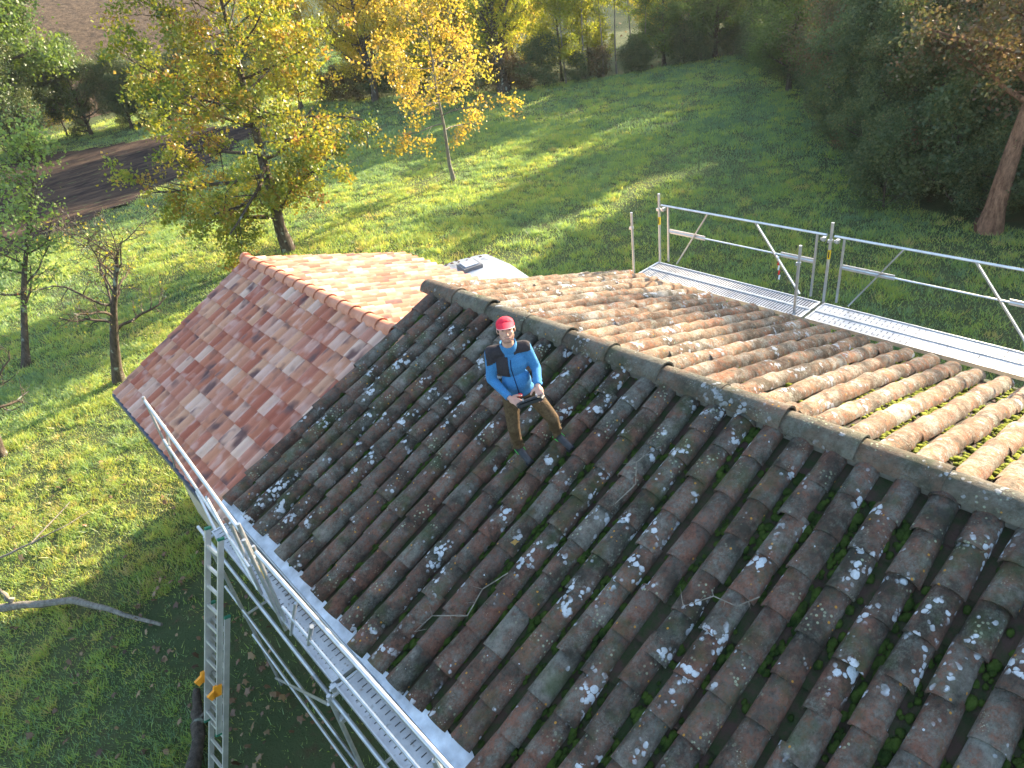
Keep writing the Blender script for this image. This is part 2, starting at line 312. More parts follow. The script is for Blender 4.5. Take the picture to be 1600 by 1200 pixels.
# fallen leaves (uncountable litter)
def litter(n, xr, yr, sz, seed, name, label, keepf=None):
    g = np.random.default_rng(seed); x = g.uniform(*xr, n); y = g.uniform(*yr, n)
    if keepf is not None: k = keepf(x, y, g); x, y = x[k], y[k]; n = len(x)
    z = H(x, y) + g.uniform(.03, .10, n); Vs = []; Fs = []
    for i in range(n):   # lobed leaf
        s_ = sz * g.uniform(.5, 1.2); a0 = g.uniform(0, 6.28); k = 10; tx, ty = g.normal(0, .5, 2); o = len(Vs)
        for j in range(k):
            rr_ = s_ * (1 if j % 2 == 0 else .66) * g.uniform(.65, 1.15) * .5; th = a0 + j * 2 * math.pi / k
            px, py = rr_ * math.cos(th), rr_ * math.sin(th); Vs.append((x[i] + px, y[i] + py, z[i] + px * tx + py * ty + .15 * s_ * (j % 2)))
        Fs.append(list(range(o, o + k)))
    me = pmesh(name, Vs, Fs, attr=g.random(n)); return tag(link(name, me, M['leaf_dead']), label, 'leaf litter', kind='stuff')
litter(1100, (-8, -3.9), (-7, 9), .12, 11, 'fallen_leaves', 'brown lobed dead leaves scattered on the shaded lawn below the scaffold', lambda x, y, g: g.random(len(x)) < np.where((x > -5.6) & (y < 4), .95, .2))
litter(900, (16, 60), (-8, 50), .3, 12, 'woodland_litter', 'brown dead leaves covering the ground under the edge of the wood', lambda x, y, g: inside(x, y, WOOD))

# ------------------------------------------------------------------ trees
def tubes_np(segs, n=5):
    Vs = []; Fs = []; o = 0
    for pts, rad, nn in segs:
        pts = np.asarray(pts, float); k = len(pts); d = np.gradient(pts, axis=0); d /= np.linalg.norm(d, axis=1)[:, None] + 1e-9
        ref = np.array([0., 0, 1]) if abs(d[0, 2]) < .8 else np.array([1., 0, 0])
        a = np.cross(d, ref); a /= np.linalg.norm(a, axis=1)[:, None] + 1e-9; b = np.cross(d, a)
        th = np.linspace(0, 2 * np.pi, nn, endpoint=False)
        P = pts[:, None] + (a[:, None] * np.cos(th)[None, :, None] + b[:, None] * np.sin(th)[None, :, None]) * np.asarray(rad)[:, None, None]
        Vs.append(P.reshape(-1, 3)); i = np.arange(k * nn).reshape(k, nn); j = np.roll(i, -1, 1)
        Fs.append(np.stack([i[:-1], j[:-1], j[1:], i[1:]], -1).reshape(-1, 4) + o); o += k * nn
    return np.concatenate(Vs), np.concatenate(Fs)
def branch(g, p, d, L, r, up, wob, k=5):
    pts = [p]; d = d / np.linalg.norm(d)
    for i in range(k):
        d = d + g.normal(0, wob, 3) + np.array([0, 0, up]); d /= np.linalg.norm(d); pts.append(pts[-1] + d * L / k)
    return np.array(pts), np.linspace(r, r * .35, k + 1)
def gen_tree(seed, Ht, tr, cb, Rr, nl=20, nsub=6, ntw=4, nleaf=40, ls=.13, spread=.25, lean=(0, 0), up=.12, tilt=.35, wob=.14, hc=.55, fork=0, trunk_n=9, topcut=.92, clump=1.6):
    g = np.random.default_rng(seed); K = 9
    tp = np.zeros((K, 3)); tt = np.linspace(0, 1, K); tp[:, 2] = tt * Ht * topcut - .15
    tp[:, 0] = lean[0] * tt ** 1.2 + np.cumsum(g.normal(0, .022 * Ht / 5, K)) * (tt > 0); tp[:, 1] = lean[1] * tt ** 1.2 + np.cumsum(g.normal(0, .022 * Ht / 5, K)) * (tt > 0)
    trad = tr * (1 - .82 * tt); trad[0] = tr * 1.35
    segs = [(tp, trad, trunk_n)]; ends = []
    for i in range(nl):
        f = cb / Ht + (1 - cb / Ht) * ((i + .3 + .5 * g.random()) / nl) ** .9; f = min(f, .99)
        q = min(f / topcut, 1.); base = np.array([np.interp(q, tt, tp[:, a]) for a in range(3)])
        az = i * 2.4 + g.normal(0, .35); fh = (f - cb / Ht) / (1 - cb / Ht)
        prof = math.sqrt(max(.05, 1 - ((fh - hc * .75) / (1.02 - hc * .5 if fh > hc * .75 else .95)) ** 2)); L = Rr * prof * g.uniform(.75, 1.15)
        el = tilt + .9 * max(0, fh - .35); dr = np.array([math.cos(az) * math.cos(el), math.sin(az) * math.cos(el), math.sin(el)])
        bp, br = branch(g, base, dr, L, max(.018, np.interp(q, tt, trad) * .5), up * .5, wob, 6); segs.append((bp, br, 5))
        for s_ in range(nsub):
            u = .25 + .75 * (s_ + g.random() * .8) / nsub; u = min(u, .99); ii = u * 6; b0 = bp[int(ii)] + (bp[min(int(ii) + 1, 6)] - bp[int(ii)]) * (ii % 1)
            dd = (bp[min(int(ii) + 1, 6)] - bp[int(ii)]); dd /= np.linalg.norm(dd); rv = g.normal(0, 1, 3); dd = dd * .7 + rv / np.linalg.norm(rv) * .8
            sp, sr = branch(g, b0, dd, L * g.uniform(.28, .45), max(.009, br[int(ii)] * .5), up * .6, wob * 1.3, 4); segs.append((sp, sr, 4))
            for t_ in range(ntw):
                v = .3 + .7 * g.random(); jj = min(int(v * 4), 3); c0 = sp[jj] + (sp[jj + 1] - sp[jj]) * (v * 4 - jj); rv = g.normal(0, 1, 3); d3 = (sp[-1] - sp[0]); d3 = d3 / np.linalg.norm(d3) * .6 + rv / np.linalg.norm(rv)
                wp, wr = branch(g, c0, d3, L * .16 + .12, .006, up * .4, wob * 1.5, 2); segs.append((wp, wr, 3)); ends.append((c0 + wp[-1]) / 2); ends.append(wp[-1])
    TV, TF = tubes_np(segs)
    E = np.array(ends); n = int(nleaf * len(E) / 2)
    if n == 0: return (TV, TF), None
    wt = g.random(len(E)) ** clump; ci = g.choice(len(E), n, p=wt / wt.sum()); P = E[ci] + g.normal(0, spread, (n, 3)) * np.array([1, 1, .75])
    a = g.normal(0, 1, (n, 3)); a[:, 2] -= .5; a /= np.linalg.norm(a, axis=1)[:, None]; b = np.cross(a, g.normal(0, 1, (n, 3))); b /= np.linalg.norm(b, axis=1)[:, None] + 1e-9
    nrm = np.cross(a, b); sz = ls * g.uniform(.6, 1.25, n)[:, None]
    V = np.stack([P, P + a * sz * .5 + b * sz * .36, P + a * sz + nrm * sz * .12, P + a * sz * .45 - b * sz * .36], 1).reshape(-1, 3)
    ctint = g.random(len(E)); zone = .5 + .5 * snoise(P[:, 0] + P[:, 2], P[:, 1] - P[:, 2], Rr * .35, seed)
    ti = np.clip(.42 * ctint[ci] + .33 * zone + .25 * g.random(n), 0, 1)
    return (TV, TF), (V, np.arange(n * 4).reshape(-1, 4), ti)
def mk_tree_meshes(name, lm, bm, **kw):
    T, L = gen_tree(**kw); tm = pmesh(name + '_trunk', T[0], T[1], True); tm.materials.append(M[bm]); cm = None
    if L: cm = pmesh(name + '_crown', L[0], L[1], False, attr=L[2]); cm.materials.append(M[lm])
    return tm, cm
def place_tree(kind, meshes, loc, rz=0., s=1., label=None, cat='tree', group=None, sz=None):
    z = float(H(loc[0], loc[1])) if len(loc) == 2 else loc[2]
    root = empty(kind, (loc[0], loc[1], z)); root.rotation_euler = (0, 0, rz); root.scale = (s, s, sz or s); tag(root, label, cat, group)
    for nm, me in (('trunk', meshes[0]), ('crown', meshes[1])):
        if me:
            o = bpy.data.objects.new(nm if nm == 'trunk' else 'crown', me); COL.objects.link(o); o.parent = root
    return root
TM = {}
TM['big'] = mk_tree_meshes('big', 'leaf_big', 'bark', seed=21, Ht=10.5, tr=.25, cb=1.3, Rr=3.7, nl=32, nsub=7, ntw=5, nleaf=40, ls=.135, spread=.17, clump=2.5, lean=(-.3, -.5), up=.06, tilt=.12)
TM['thin'] = mk_tree_meshes('thin', 'leaf_orange', 'bark_pale', seed=5, Ht=8.0, tr=.1, cb=2.3, Rr=3.0, nl=20, nsub=5, ntw=4, nleaf=20, ls=.15, spread=.17, clump=2, tilt=.12, up=.05)
TM['yellow'] = mk_tree_meshes('yellow', 'leaf_yellow', 'bark', seed=9, Ht=10, tr=.3, cb=2.2, Rr=4.2, nl=26, nsub=6, ntw=4, nleaf=44, ls=.17, spread=.25)
TM['willow'] = mk_tree_meshes('willow', 'leaf_lime', 'bark', seed=14, Ht=8.6, tr=.5, cb=2.0, Rr=3.4, nl=26, nsub=6, ntw=4, nleaf=34, ls=.14, spread=.25, tilt=.7, up=.2)
TM['lime'] = mk_tree_meshes('lime', 'leaf_lime', 'bark', seed=15, Ht=7.5, tr=.12, cb=1.2, Rr=2.3, nl=22, nsub=5, ntw=4, nleaf=44, ls=.13, spread=.25)
TM['green'] = mk_tree_meshes('green', 'leaf_green', 'bark', seed=16, Ht=7.5, tr=.2, cb=.8, Rr=3.0, nl=26, nsub=6, ntw=4, nleaf=70, ls=.12, spread=.24)
TM['dark'] = mk_tree_meshes('dark', 'leaf_dark', 'bark', seed=17, Ht=7, tr=.18, cb=.3, Rr=2.8, nl=26, nsub=6, ntw=4, nleaf=80, ls=.115, spread=.24)
TM['rust'] = mk_tree_meshes('rust', 'leaf_rust', 'bark', seed=18, Ht=6.5, tr=.15, cb=.5, Rr=2.7, nl=24, nsub=6, ntw=4, nleaf=60, ls=.10, spread=.3)
TM['gold'] = mk_tree_meshes('gold', 'leaf_yellow', 'bark', seed=19, Ht=7.5, tr=.15, cb=1, Rr=2.8, nl=24, nsub=6, ntw=4, nleaf=52, ls=.14, spread=.25)
TM['slender'] = mk_tree_meshes('slender', 'leaf_lime', 'bark_pale', seed=20, Ht=9, tr=.075, cb=4.2, Rr=1.3, nl=14, nsub=4, ntw=3, nleaf=24, ls=.13, spread=.22, tilt=.8)
TM['shrub'] = mk_tree_meshes('shrub', 'leaf_dark', 'bark', seed=22, Ht=2.6, tr=.05, cb=.1, Rr=1.5, nl=18, nsub=5, ntw=3, nleaf=60, ls=.09, spread=.22)
TM['bramble'] = mk_tree_meshes('bramble', 'leaf_rust', 'bark', seed=23, Ht=1.8, tr=.04, cb=.05, Rr=1.3, nl=16, nsub=5, ntw=3, nleaf=46, ls=.08, spread=.2)
TM['bare'] = mk_tree_meshes('bare', 'leaf_big', 'bark', seed=31, Ht=4.4, tr=.17, cb=1.7, Rr=1.7, nl=16, nsub=7, ntw=6, nleaf=.5, ls=.08, spread=.1, tilt=.7, up=.08, wob=.26, lean=(.5, -1.9))
TM['oak'] = mk_tree_meshes('oak', 'leaf_oak', 'bark', seed=32, Ht=6.2, tr=.12, cb=1.7, Rr=1.8, nl=18, nsub=6, ntw=5, nleaf=7, ls=.12, spread=.16, tilt=.5, wob=.2, lean=(1.7, -2.6))
TM['dead'] = mk_tree_meshes('dead', 'leaf_big', 'bark', seed=33, Ht=3.4, tr=.15, cb=1.2, Rr=1.3, nl=9, nsub=6, ntw=4, nleaf=0, tilt=.7, wob=.28, lean=(.5, -.9))
TM['lean'] = mk_tree_meshes('lean', 'leaf_rust', 'bark_red', seed=34, Ht=7.5, tr=.31, cb=3.4, Rr=3.0, nl=20, nsub=6, ntw=4, nleaf=50, ls=.11, spread=.22, lean=(.25, -.3), hc=.6)
place_tree('broadleaf_tree', TM['big'], (5.0, 18.3), 2.2, 1, 'large broadleaf tree turning from green to yellow, standing alone just behind the red tiled roof')
place_tree('young_maple', TM['thin'], (14.5, 19.4), .5, 1, 'slim young tree with thin pale trunk and orange leaves, alone in the open meadow')
place_tree('golden_tree', TM['yellow'], (26.3, 45), 1., 1, 'golden yellow tree with dark trunk at the meadow edge, left of the slim orange tree')
place_tree('thick_trunk_tree', TM['willow'], (31.4, 34.5), .3, 1, 'lime green tree with thick dark forked trunk, right of the slim orange tree')
place_tree('bare_fruit_tree', TM['bare'], (-3.2, 13.0), .4, 1, 'leafless gnarled fruit tree on the lawn just left of the red tiled roof')
place_tree('young_oak', TM['oak'], (-5.0, 17.2), 1.2, 1, 'light green leafy tree at the left edge of the photo behind the bare fruit tree')
place_tree('dead_tree', TM['dead'], (-6.5, 11.7), .4, 1, 'short dead leafless tree at the left edge nearest the scaffold')
place_tree('leaning_tree', TM['lean'], (18.1, -2.4), 0, 1, 'leaning tree with thick reddish brown bark at the right edge beyond the guardrails')

GW = 'trees of the wood around the meadow'
def wood(kind, key, pts, label, group=GW):
    for i, (x, y, s) in enumerate(pts):
        place_tree(kind, TM[key], (x, y), rng.random() * 6.28, s, label if isinstance(label, str) else label[i], 'tree', group)
# far left stand
for i, (key, x, y, s, lb) in enumerate([
    ('green', 3.0, 65.5, 2.4, 'tall green tree cut by the upper left corner of the photo, beyond the tilled soil'),
    ('green', 5.2, 68, 1.35, 'tall green tree with yellow touches, right of the corner tree and beside the ploughed hillside'),
    ('dark', -5.5, 67, 1.8, 'dark green tree outside the left side of the far stand'),
    ('lime', 7.6, 69, .7, 'green and yellow tree at the right end of the far left stand'),
    ('dark', 2.5, 62.6, 1.15, 'low dark tree at the foot of the tall corner trees behind the tilled soil')]):
    place_tree('stand_tree', TM[key], (x, y), i * 1.3, s, lb, 'tree', 'tall trees beyond the tilled soil')
hx = [(12, 64, .95), (15, 62.5, .85), (18, 61, .9), (21, 60, .85), (9, 66, 1.2), (13, 67.5, .8), (24, 59, .95), (17, 65, .8), (21, 64, .8)]
for i, (x, y, s) in enumerate(hx): place_tree('hedge_bush', TM['dark'], (x, y), i * 2.1, s * .8, 'dark green bush of the hedge between the tilled soil and the ploughed hillside', 'bush', 'bushes of the far hedge')
# front row of the wood, left to right
FR = [('gold', 22.3, 50.5, 1.05, 'yellow green tree left of the golden tree, half hidden by the large broadleaf tree'),
      ('gold', 30, 50, 1.2, 'bright yellow tree directly behind the golden tree'),
      ('lime', 28.5, 41.2, .8, 'small lime green tree between the golden tree and the thick dark trunk'),
      ('gold', 33.5, 42, 1.15, 'yellow tree rising behind the crown of the slim orange tree'),
      ('lime', 35, 31.8, .95, 'bright lime green tree just right of the thick dark trunk'),
      ('green', 41.5, 27.2, .8, 'olive green tree at the far end of the meadow right of the slender trunks'),
      ('green', 45, 25, .95, 'dark olive tree above the shaded far corner of the meadow'),
      ('dark', 47, 20.8, .95, 'very dark tree in the shaded far corner of the meadow'),
      ('green', 40, 15.5, .95, 'grey green tree overhanging the meadow just right of its far corner'),
      ('green', 35, 13.4, .8, 'grey green tree with hazy pale leaves in the middle of the right wood edge'),
      ('dark', 30.8, 8.3, .8, 'dark green tree whose foot stands where the right wood edge bulges into the meadow'),
      ('rust', 27, 5.5, .95, 'rust brown and green tree right of the bulging dark tree'),
      ('dark', 23.2, 3.6, .8, 'dark bushy tree beyond the left guardrail panel'),
      ('rust', 22.5, .3, .95, 'reddish brown leaved tree behind the dark bushy tree near the leaning trunk'),
      ('dark', 21.2, 1.6, .72, 'low dark evergreen tree left of the leaning reddish trunk'),
      ('rust', 23.0, -4.2, .95, 'russet leaved tree directly behind the leaning reddish trunk'),
      ('dark', 22.0, -7.6, .8, 'dark tree in the right edge of the photo beside the leaning trunk')]
for i, (k, x, y, s, lb) in enumerate(FR): place_tree('wood_edge_tree', TM[k], (x, y), i * 1.9, s, lb, 'tree', 'front trees of the wood edge')
wood('slender_tree', 'slender', [(34.5, 30.9, .9), (36, 30.3, 1), (37.2, 29.6, .95), (38.4, 29.3, 1.05), (39.6, 28.8, .95), (37, 31.5, 1.05), (40.6, 28.2, .9)],
     ['leftmost slender bare stemmed tree of the row at the top of the meadow', 'second slender stemmed tree from the left of the row at the meadow top', 'third slender stemmed tree from the left of the row at the meadow top', 'fourth slender stemmed tree from the left of the row at the meadow top',
      'sixth slender stemmed tree from the left of the row at the meadow top', 'slender stemmed tree standing one step behind the row at the meadow top', 'rightmost slender stemmed tree of the row at the meadow top'], 'slender stemmed trees at the far meadow edge')
# deeper wood
keysL = ['gold', 'lime', 'gold', 'lime', 'lime']; keysR = ['green', 'dark', 'rust', 'green', 'gold']
cnt = 0
for gx_ in np.arange(20, 90, 4.6):
    for gy_ in np.arange(-14, 84, 4.6):
        x = gx_ + rng.uniform(-1.4, 1.4); y = gy_ + rng.uniform(-1.4, 1.4)
        if not inside(x - 2.6, y, WOOD) or not inside(x, y - 1.5, WOOD) or not inside(x - 1.5, y + 1, WOOD): continue
        th = math.degrees(math.atan2(y + 8, x + 5)); r_ = math.hypot(x + 5, y + 8)
        if th < 2 or r_ > 84 or th > 62: continue
        if any((x - f[1]) ** 2 + (y - f[2]) ** 2 < 5 for f in FR): continue
        lf = th > 38 + rng.uniform(-4, 3)
        if rng.random() < (.5 if lf else .2) or (lf and r_ > 70): continue
        k = rng.choice(keysL if lf else keysR)
        mx = max(4.3, (x - 5) * .25)
        s = min(rng.uniform(.8, 1.15), mx / 7.) if not lf else rng.uniform(.8, 1.2) * (.62 if x > 42 else 1)
        if (9.3 < y < 12.8 or 16.3 < y < 19 or 22.5 < y < 25 or 28 < y < 31 or 36 < y < 39) and x > 33: s *= .38
        if y > 27 and x > 41 and lf: s *= .62
        if 9 < y < 27 and not lf: s *= .88
        lb = {'gold': 'yellow autumn tree inside the wood', 'lime': 'lime green tree inside the wood', 'green': 'olive green tree inside the wood', 'dark': 'dark green tree inside the wood', 'rust': 'rust brown tree inside the wood'}[k] + ' behind its front row'
        place_tree('woodland_tree', TM[k], (x, y), rng.random() * 6.28, s, lb, 'tree', {'gold': 'yellow trees', 'lime': 'lime trees', 'green': 'olive trees', 'dark': 'dark trees', 'rust': 'rust trees'}[k] + ' deeper in the wood'); cnt += 1
print('deep trees', cnt)
for i_, (x, y, s_) in enumerate(((19.6, -4.2, 1.1), (20.2, -.6, 1.2), (19.4, -1.9, .9), (19.8, -6, 1.2), (21, -2.6, 1.3), (18.9, 1.0, .9))): place_tree('shrub', TM['shrub'], (x, y), i_ * 1.1, s_, 'dark green shrub behind the leaning reddish trunk', 'shrub', 'dark shrubs behind the leaning trunk')
# undergrowth along the edge
bd = WOOD[1:11]
for i in range(len(bd) - 1):
    (x1, y1), (x2, y2) = bd[i], bd[i + 1]; L = math.hypot(x2 - x1, y2 - y1); n = max(1, int(L / 1.7))
    for j in range(n):
        u = (j + rng.random() * .6) / n; x = x1 + (x2 - x1) * u + rng.uniform(.4, 1.6); y = y1 + (y2 - y1) * u + rng.uniform(-.4, .5)
        if math.hypot(x - 17.4, y + 2.2) < 2.4: continue
        k = 'bramble' if rng.random() < (.6 if i < 3 else .12) else 'shrub'
        if k == 'shrub': place_tree('shrub', TM[k], (x, y), rng.random() * 6, rng.uniform(.6, 1.05), 'dark green shrub along the foot of the wood edge', 'shrub', 'dark shrubs of the wood edge')
        else: place_tree('bramble_bush', TM[k], (x, y), rng.random() * 6, rng.uniform(.6, 1.1), 'brown leaved bramble bush along the foot of the wood edge', 'bush', 'brown brambles of the wood edge')

# ------------------------------------------------------------------ the old farmhouse
HL = math.radians(20.2); HR = math.radians(18.9)
house = tag(empty('old_farmhouse', (0, -6.5, -5)), 'old house under a mossy and lichened canal tile roof on which the man stands', 'house')
def world_parent(o, root):      # keep world coordinates of the mesh under a root Empty
    o.parent = root; o.matrix_parent_inverse = Matrix.Translation(root.location).inverted() if root.parent is None else o.matrix_parent_inverse
    return o
def part(mb, name, mat, root, smooth=False):
    o = mb.build(name, mat, None, smooth); o.parent = root; o.matrix_parent_inverse = Matrix.Translation(-top_loc(root)); return o
def top_loc(o):
    while o.parent: o = o.parent
    return Vector(o.location)
def subpart(mb, name, mat, parent, smooth=False):
    o = mb.build(name, mat, None, smooth); o.parent = parent; return o    # parent is itself a mesh laid out in world coordinates
YN = -13.2
mb = MB(); mb.box((-.05, (YN + .3 - .35) / 2, -3.5), (6.6, -(YN + .3) - .35, 3.6)); 
# gable triangles as prism
mb2 = MB(); y0, y1 = YN + .3, -.35
V = [(-3.35, y0, -1.7), (3.25, y0, -1.7), (0, y0, -.28), (-3.35, y1, -1.7), (3.25, y1, -1.7), (0, y1, -.28)]
mb.add(V, [(0, 1, 2), (3, 5, 4), (0, 3, 4, 1), (1, 4, 5, 2), (0, 2, 5, 3)])
part(mb, 'wall', M['wall'], house)
# roof deck under the tiles
for sgn, pit, ln, nm in ((-1, HL, 3.85, 'roof_boarding'), (1, HR, 4.15, 'roof_boarding')):
    mb = MB(); c, s_ = math.cos(pit), math.sin(pit); e = ln
    V = [(0, YN, -.05), (sgn * e, YN, -.05 - e * math.tan(pit)), (sgn * e, -.02, -.05 - e * math.tan(pit)), (0, -.02, -.05)]
    V += [(x, y, z - .07) for x, y, z in V]; mb.add(V, [(0, 1, 2, 3), (7, 6, 5, 4), (0, 4, 5, 1), (1, 5, 6, 2), (2, 6, 7, 3), (3, 7, 4, 0)]); part(mb, nm, M['channel'], house)

def cover_tile(o, u, v, n, L, r0, r1, lift, th=.016, K=9, J=4):
    """half-tube tile; o lower end centre, u up the slope, v across, n normal"""
    Vs = []; a = np.linspace(0, math.pi, K)
    for sh in (0, 1):
        for j in range(J):
            f = j / (J - 1); rr_ = r0 + (r1 - r0) * f - sh * th; lf = lift * (1 - f)
            for k in range(K):
                x_ = math.cos(a[k]) * rr_; z_ = math.sin(a[k]) * rr_ * .92 + lf
                Vs.append(o + u * (f * L) + v * x_ + n * z_)
    F = []; m = J * K
    for j in range(J - 1):
        for k in range(K - 1):
            b = j * K + k; F.append((b, b + 1, b + K + 1, b + K)); b += m; F.append((b, b + K, b + K + 1, b + 1))
    for k in range(K - 1): F.append((k, m + k, m + k + 1, k + 1))
    for j in range(J - 1):
        for k in (0, K - 1): F.append((j * K + k, (j + 1) * K + k, m + (j + 1) * K + k, m + j * K + k))
    return Vs, F
def old_slope(sgn, pit, ex_far, ex_near, name, mat, seed, mosskey, moss_density):
    g = random.Random(seed); VV = []; FF = []; TT = []; PV = []; PF = []; MV = []; MF = []
    u = np.array([-sgn * math.cos(pit), 0, math.sin(pit)]); n = np.array([sgn * math.sin(pit), 0, math.cos(pit)]); v = np.array([0, 1., 0])
    row = .30; nrow = int(-YN / row); expo = .40
    for i in range(nrow):
        y = -.14 - i * row; ff = min(1, -y / 7.); ex = ex_far + (ex_near - ex_far) * ff + g.gauss(0, .035)
        sl = ex / math.cos(pit); ntile = int(math.ceil(sl / expo)); tr = g.random()
        for k in range(ntile):
            d = sl - k * expo + g.gauss(0, .018)            # slope distance from ridge of lower end
            L = .485 if k < ntile - 1 else min(.485, d - .02)
            if L < .12: continue
            o = -u * d + v * (y + g.gauss(0, .011)) + n * (.002 + g.random() * .008)
            yaw = g.gauss(0, .018); uu = u * math.cos(yaw) + v * math.sin(yaw); vv = v * math.cos(yaw) - u * math.sin(yaw)
            rl = g.gauss(0, .04); nn_ = n * math.cos(rl) + vv * math.sin(rl); vv = vv * math.cos(rl) - n * math.sin(rl)
            r0 = .1165 + g.gauss(0, .005); Vs, F = cover_tile(o, uu, vv, nn_, L, r0, .105, .010 + g.random() * .012)
            off = len(VV); VV += Vs; FF += [tuple(q + off for q in f) for f in F]
            ti = min(1, max(0, g.random() * .75 + tr * .25)); TT += [ti] * len(F)
        # channel tiles: concave strip with steps
        yc = y - row / 2
        kk = int(math.ceil((sl - .05) / expo))
        for k in range(kk):
            d0 = sl - .06 - k * expo; d1 = max(0., d0 - .42); off = len(PV)
            for d_, lf in ((d0, .012), (d1, -.004)):
                for q in range(7):
                    aa = math.pi * q / 6; PV.append(-u * d_ + v * (yc + math.cos(aa) * .105) + n * (.045 - math.sin(aa) * .065 + lf))
            for q in range(6): PF.append((off + q, off + 7 + q, off + 8 + q, off + q + 1))
            # moss lumps
            nb = 0 if d0 > .5 else 99
            md = moss_density(d0, y)
            while g.random() < md and nb < 22:
                nb += 1; dd = d0 - g.random() * expo; rr_ = g.uniform(.014, .036) * (1.4 if g.random() < .15 else 1); side = g.gauss(0, .042)
                cpos = -u * dd + v * (yc + side) + n * (-.005 + abs(side) * .4); o2 = len(MV)
                MV.append(cpos + n * rr_ * g.uniform(.35, .7)); K = 8
                for ring, (fr, fz) in enumerate(((.6, .55), (1., .1), (.8, -.5))):
                    for q in range(K):
                        aa = 2 * math.pi * (q + .5 * ring) / K; w_ = rr_ * fr * g.uniform(.8, 1.2)
                        MV.append(cpos + u * math.cos(aa) * w_ * 1.3 + v * math.sin(aa) * w_ + n * rr_ * (fz * .75) * g.uniform(.5, 1.3))
                for q in range(K):
                    q2 = (q + 1) % K; MF.append((o2, o2 + 1 + q, o2 + 1 + q2))
                    for ring in range(2):
                        a_ = o2 + 1 + ring * K; MF.append((a_ + q, a_ + K + q, a_ + q2)); MF.append((a_ + q2, a_ + K + q, a_ + K + q2))
    me = pmesh(name, VV, FF, True, attr=TT); me.set_sharp_from_angle(angle=R(50)); o = link(name, me, mat); world_parent(o, house)
    me = pmesh('channel_tiles', PV, PF, True); o = link('channel_tiles', me, M['channel']); world_parent(o, house)
    me = pmesh('roof_moss', MV, MF, True); o = link('roof_moss', me, M[mosskey]); world_parent(o, house); tag(o, kind='stuff')
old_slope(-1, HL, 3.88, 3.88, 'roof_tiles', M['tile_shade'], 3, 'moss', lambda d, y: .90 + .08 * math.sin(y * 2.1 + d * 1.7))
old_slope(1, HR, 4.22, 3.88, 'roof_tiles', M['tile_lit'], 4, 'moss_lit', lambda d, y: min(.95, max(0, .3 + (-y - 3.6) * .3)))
# ridge capping
g = random.Random(5); Vs_, Fs_, Ts_ = [], [], []; y = .12; jm = MB()
while y > YN:
    L = .70 + g.uniform(-.03, .05); o = np.array([-.05 + g.gauss(0, .008), y, .0 + g.gauss(0, .008)])
    A, F = cover_tile(o + np.array([0, -L - .02, 0]), np.array([0, 1., 0]), np.array([-1., 0, 0]), np.array([0, 0, 1.]), L + .07, .166, .148, .022, .02, 13, 5)
    off = len(Vs_); Vs_ += A; Fs_ += [tuple(q + off for q in f) for f in F]; Ts_ += [g.random()] * len(F); y -= L
me = pmesh('ridge_tiles', Vs_, Fs_, True, attr=Ts_); me.set_sharp_from_angle(angle=R(50)); world_parent(link('ridge_tiles', me, M['ridge']), house)
mb = MB(); mb.box((-.05, YN / 2, .0), (.24, -YN, .12)); part(mb, 'ridge_mortar', M['mortar'], house)
# left eave: zinc flashing with ragged inner edge + gutter lip
mb = MB(); N_ = 110; V = []; g = random.Random(9)
zf = -1.415 - .02
for i in range(N_ + 1):
    y = .05 + (YN - .05) * i / N_; xi = -3.80 + g.uniform(-.02, .035); V += [(-3.955, y, zf - .065), (xi, y, zf + .012), (-3.955, y, zf - .10), (xi, y, zf - .02)]
F = []
for i in range(N_):
    a = 4 * i; b = a + 4; F += [(a, b, b + 1, a + 1), (a + 2, a + 3, b + 3, b + 2), (a, a + 2, b + 2, b), (a + 1, b + 1, b + 3, a + 3)]
F += [(0, 1, 3, 2), (4 * N_, 4 * N_ + 2, 4 * N_ + 3, 4 * N_ + 1)]
mb.add(V, F); part(mb, 'eave_flashing', M['zinc'], house)
mb = MB()
for i in range(2):
    pass
mb.tube([(-3.965, .06, zf - .075), (-3.965, YN, zf - .075)], .013, 8); part(mb, 'flashing_lip', M['galv'], house, True)
mb = MB(); mb.box((-3.78, YN / 2 - .1, -1.62), (.03, -YN - .3, .16)); part(mb, 'fascia', M['wood'], house)
mb = MB(); mb.box((4.02, YN / 2 - .1, -1.66), (.03, -YN - .3, .14)); part(mb, 'fascia', M['wood'], house)

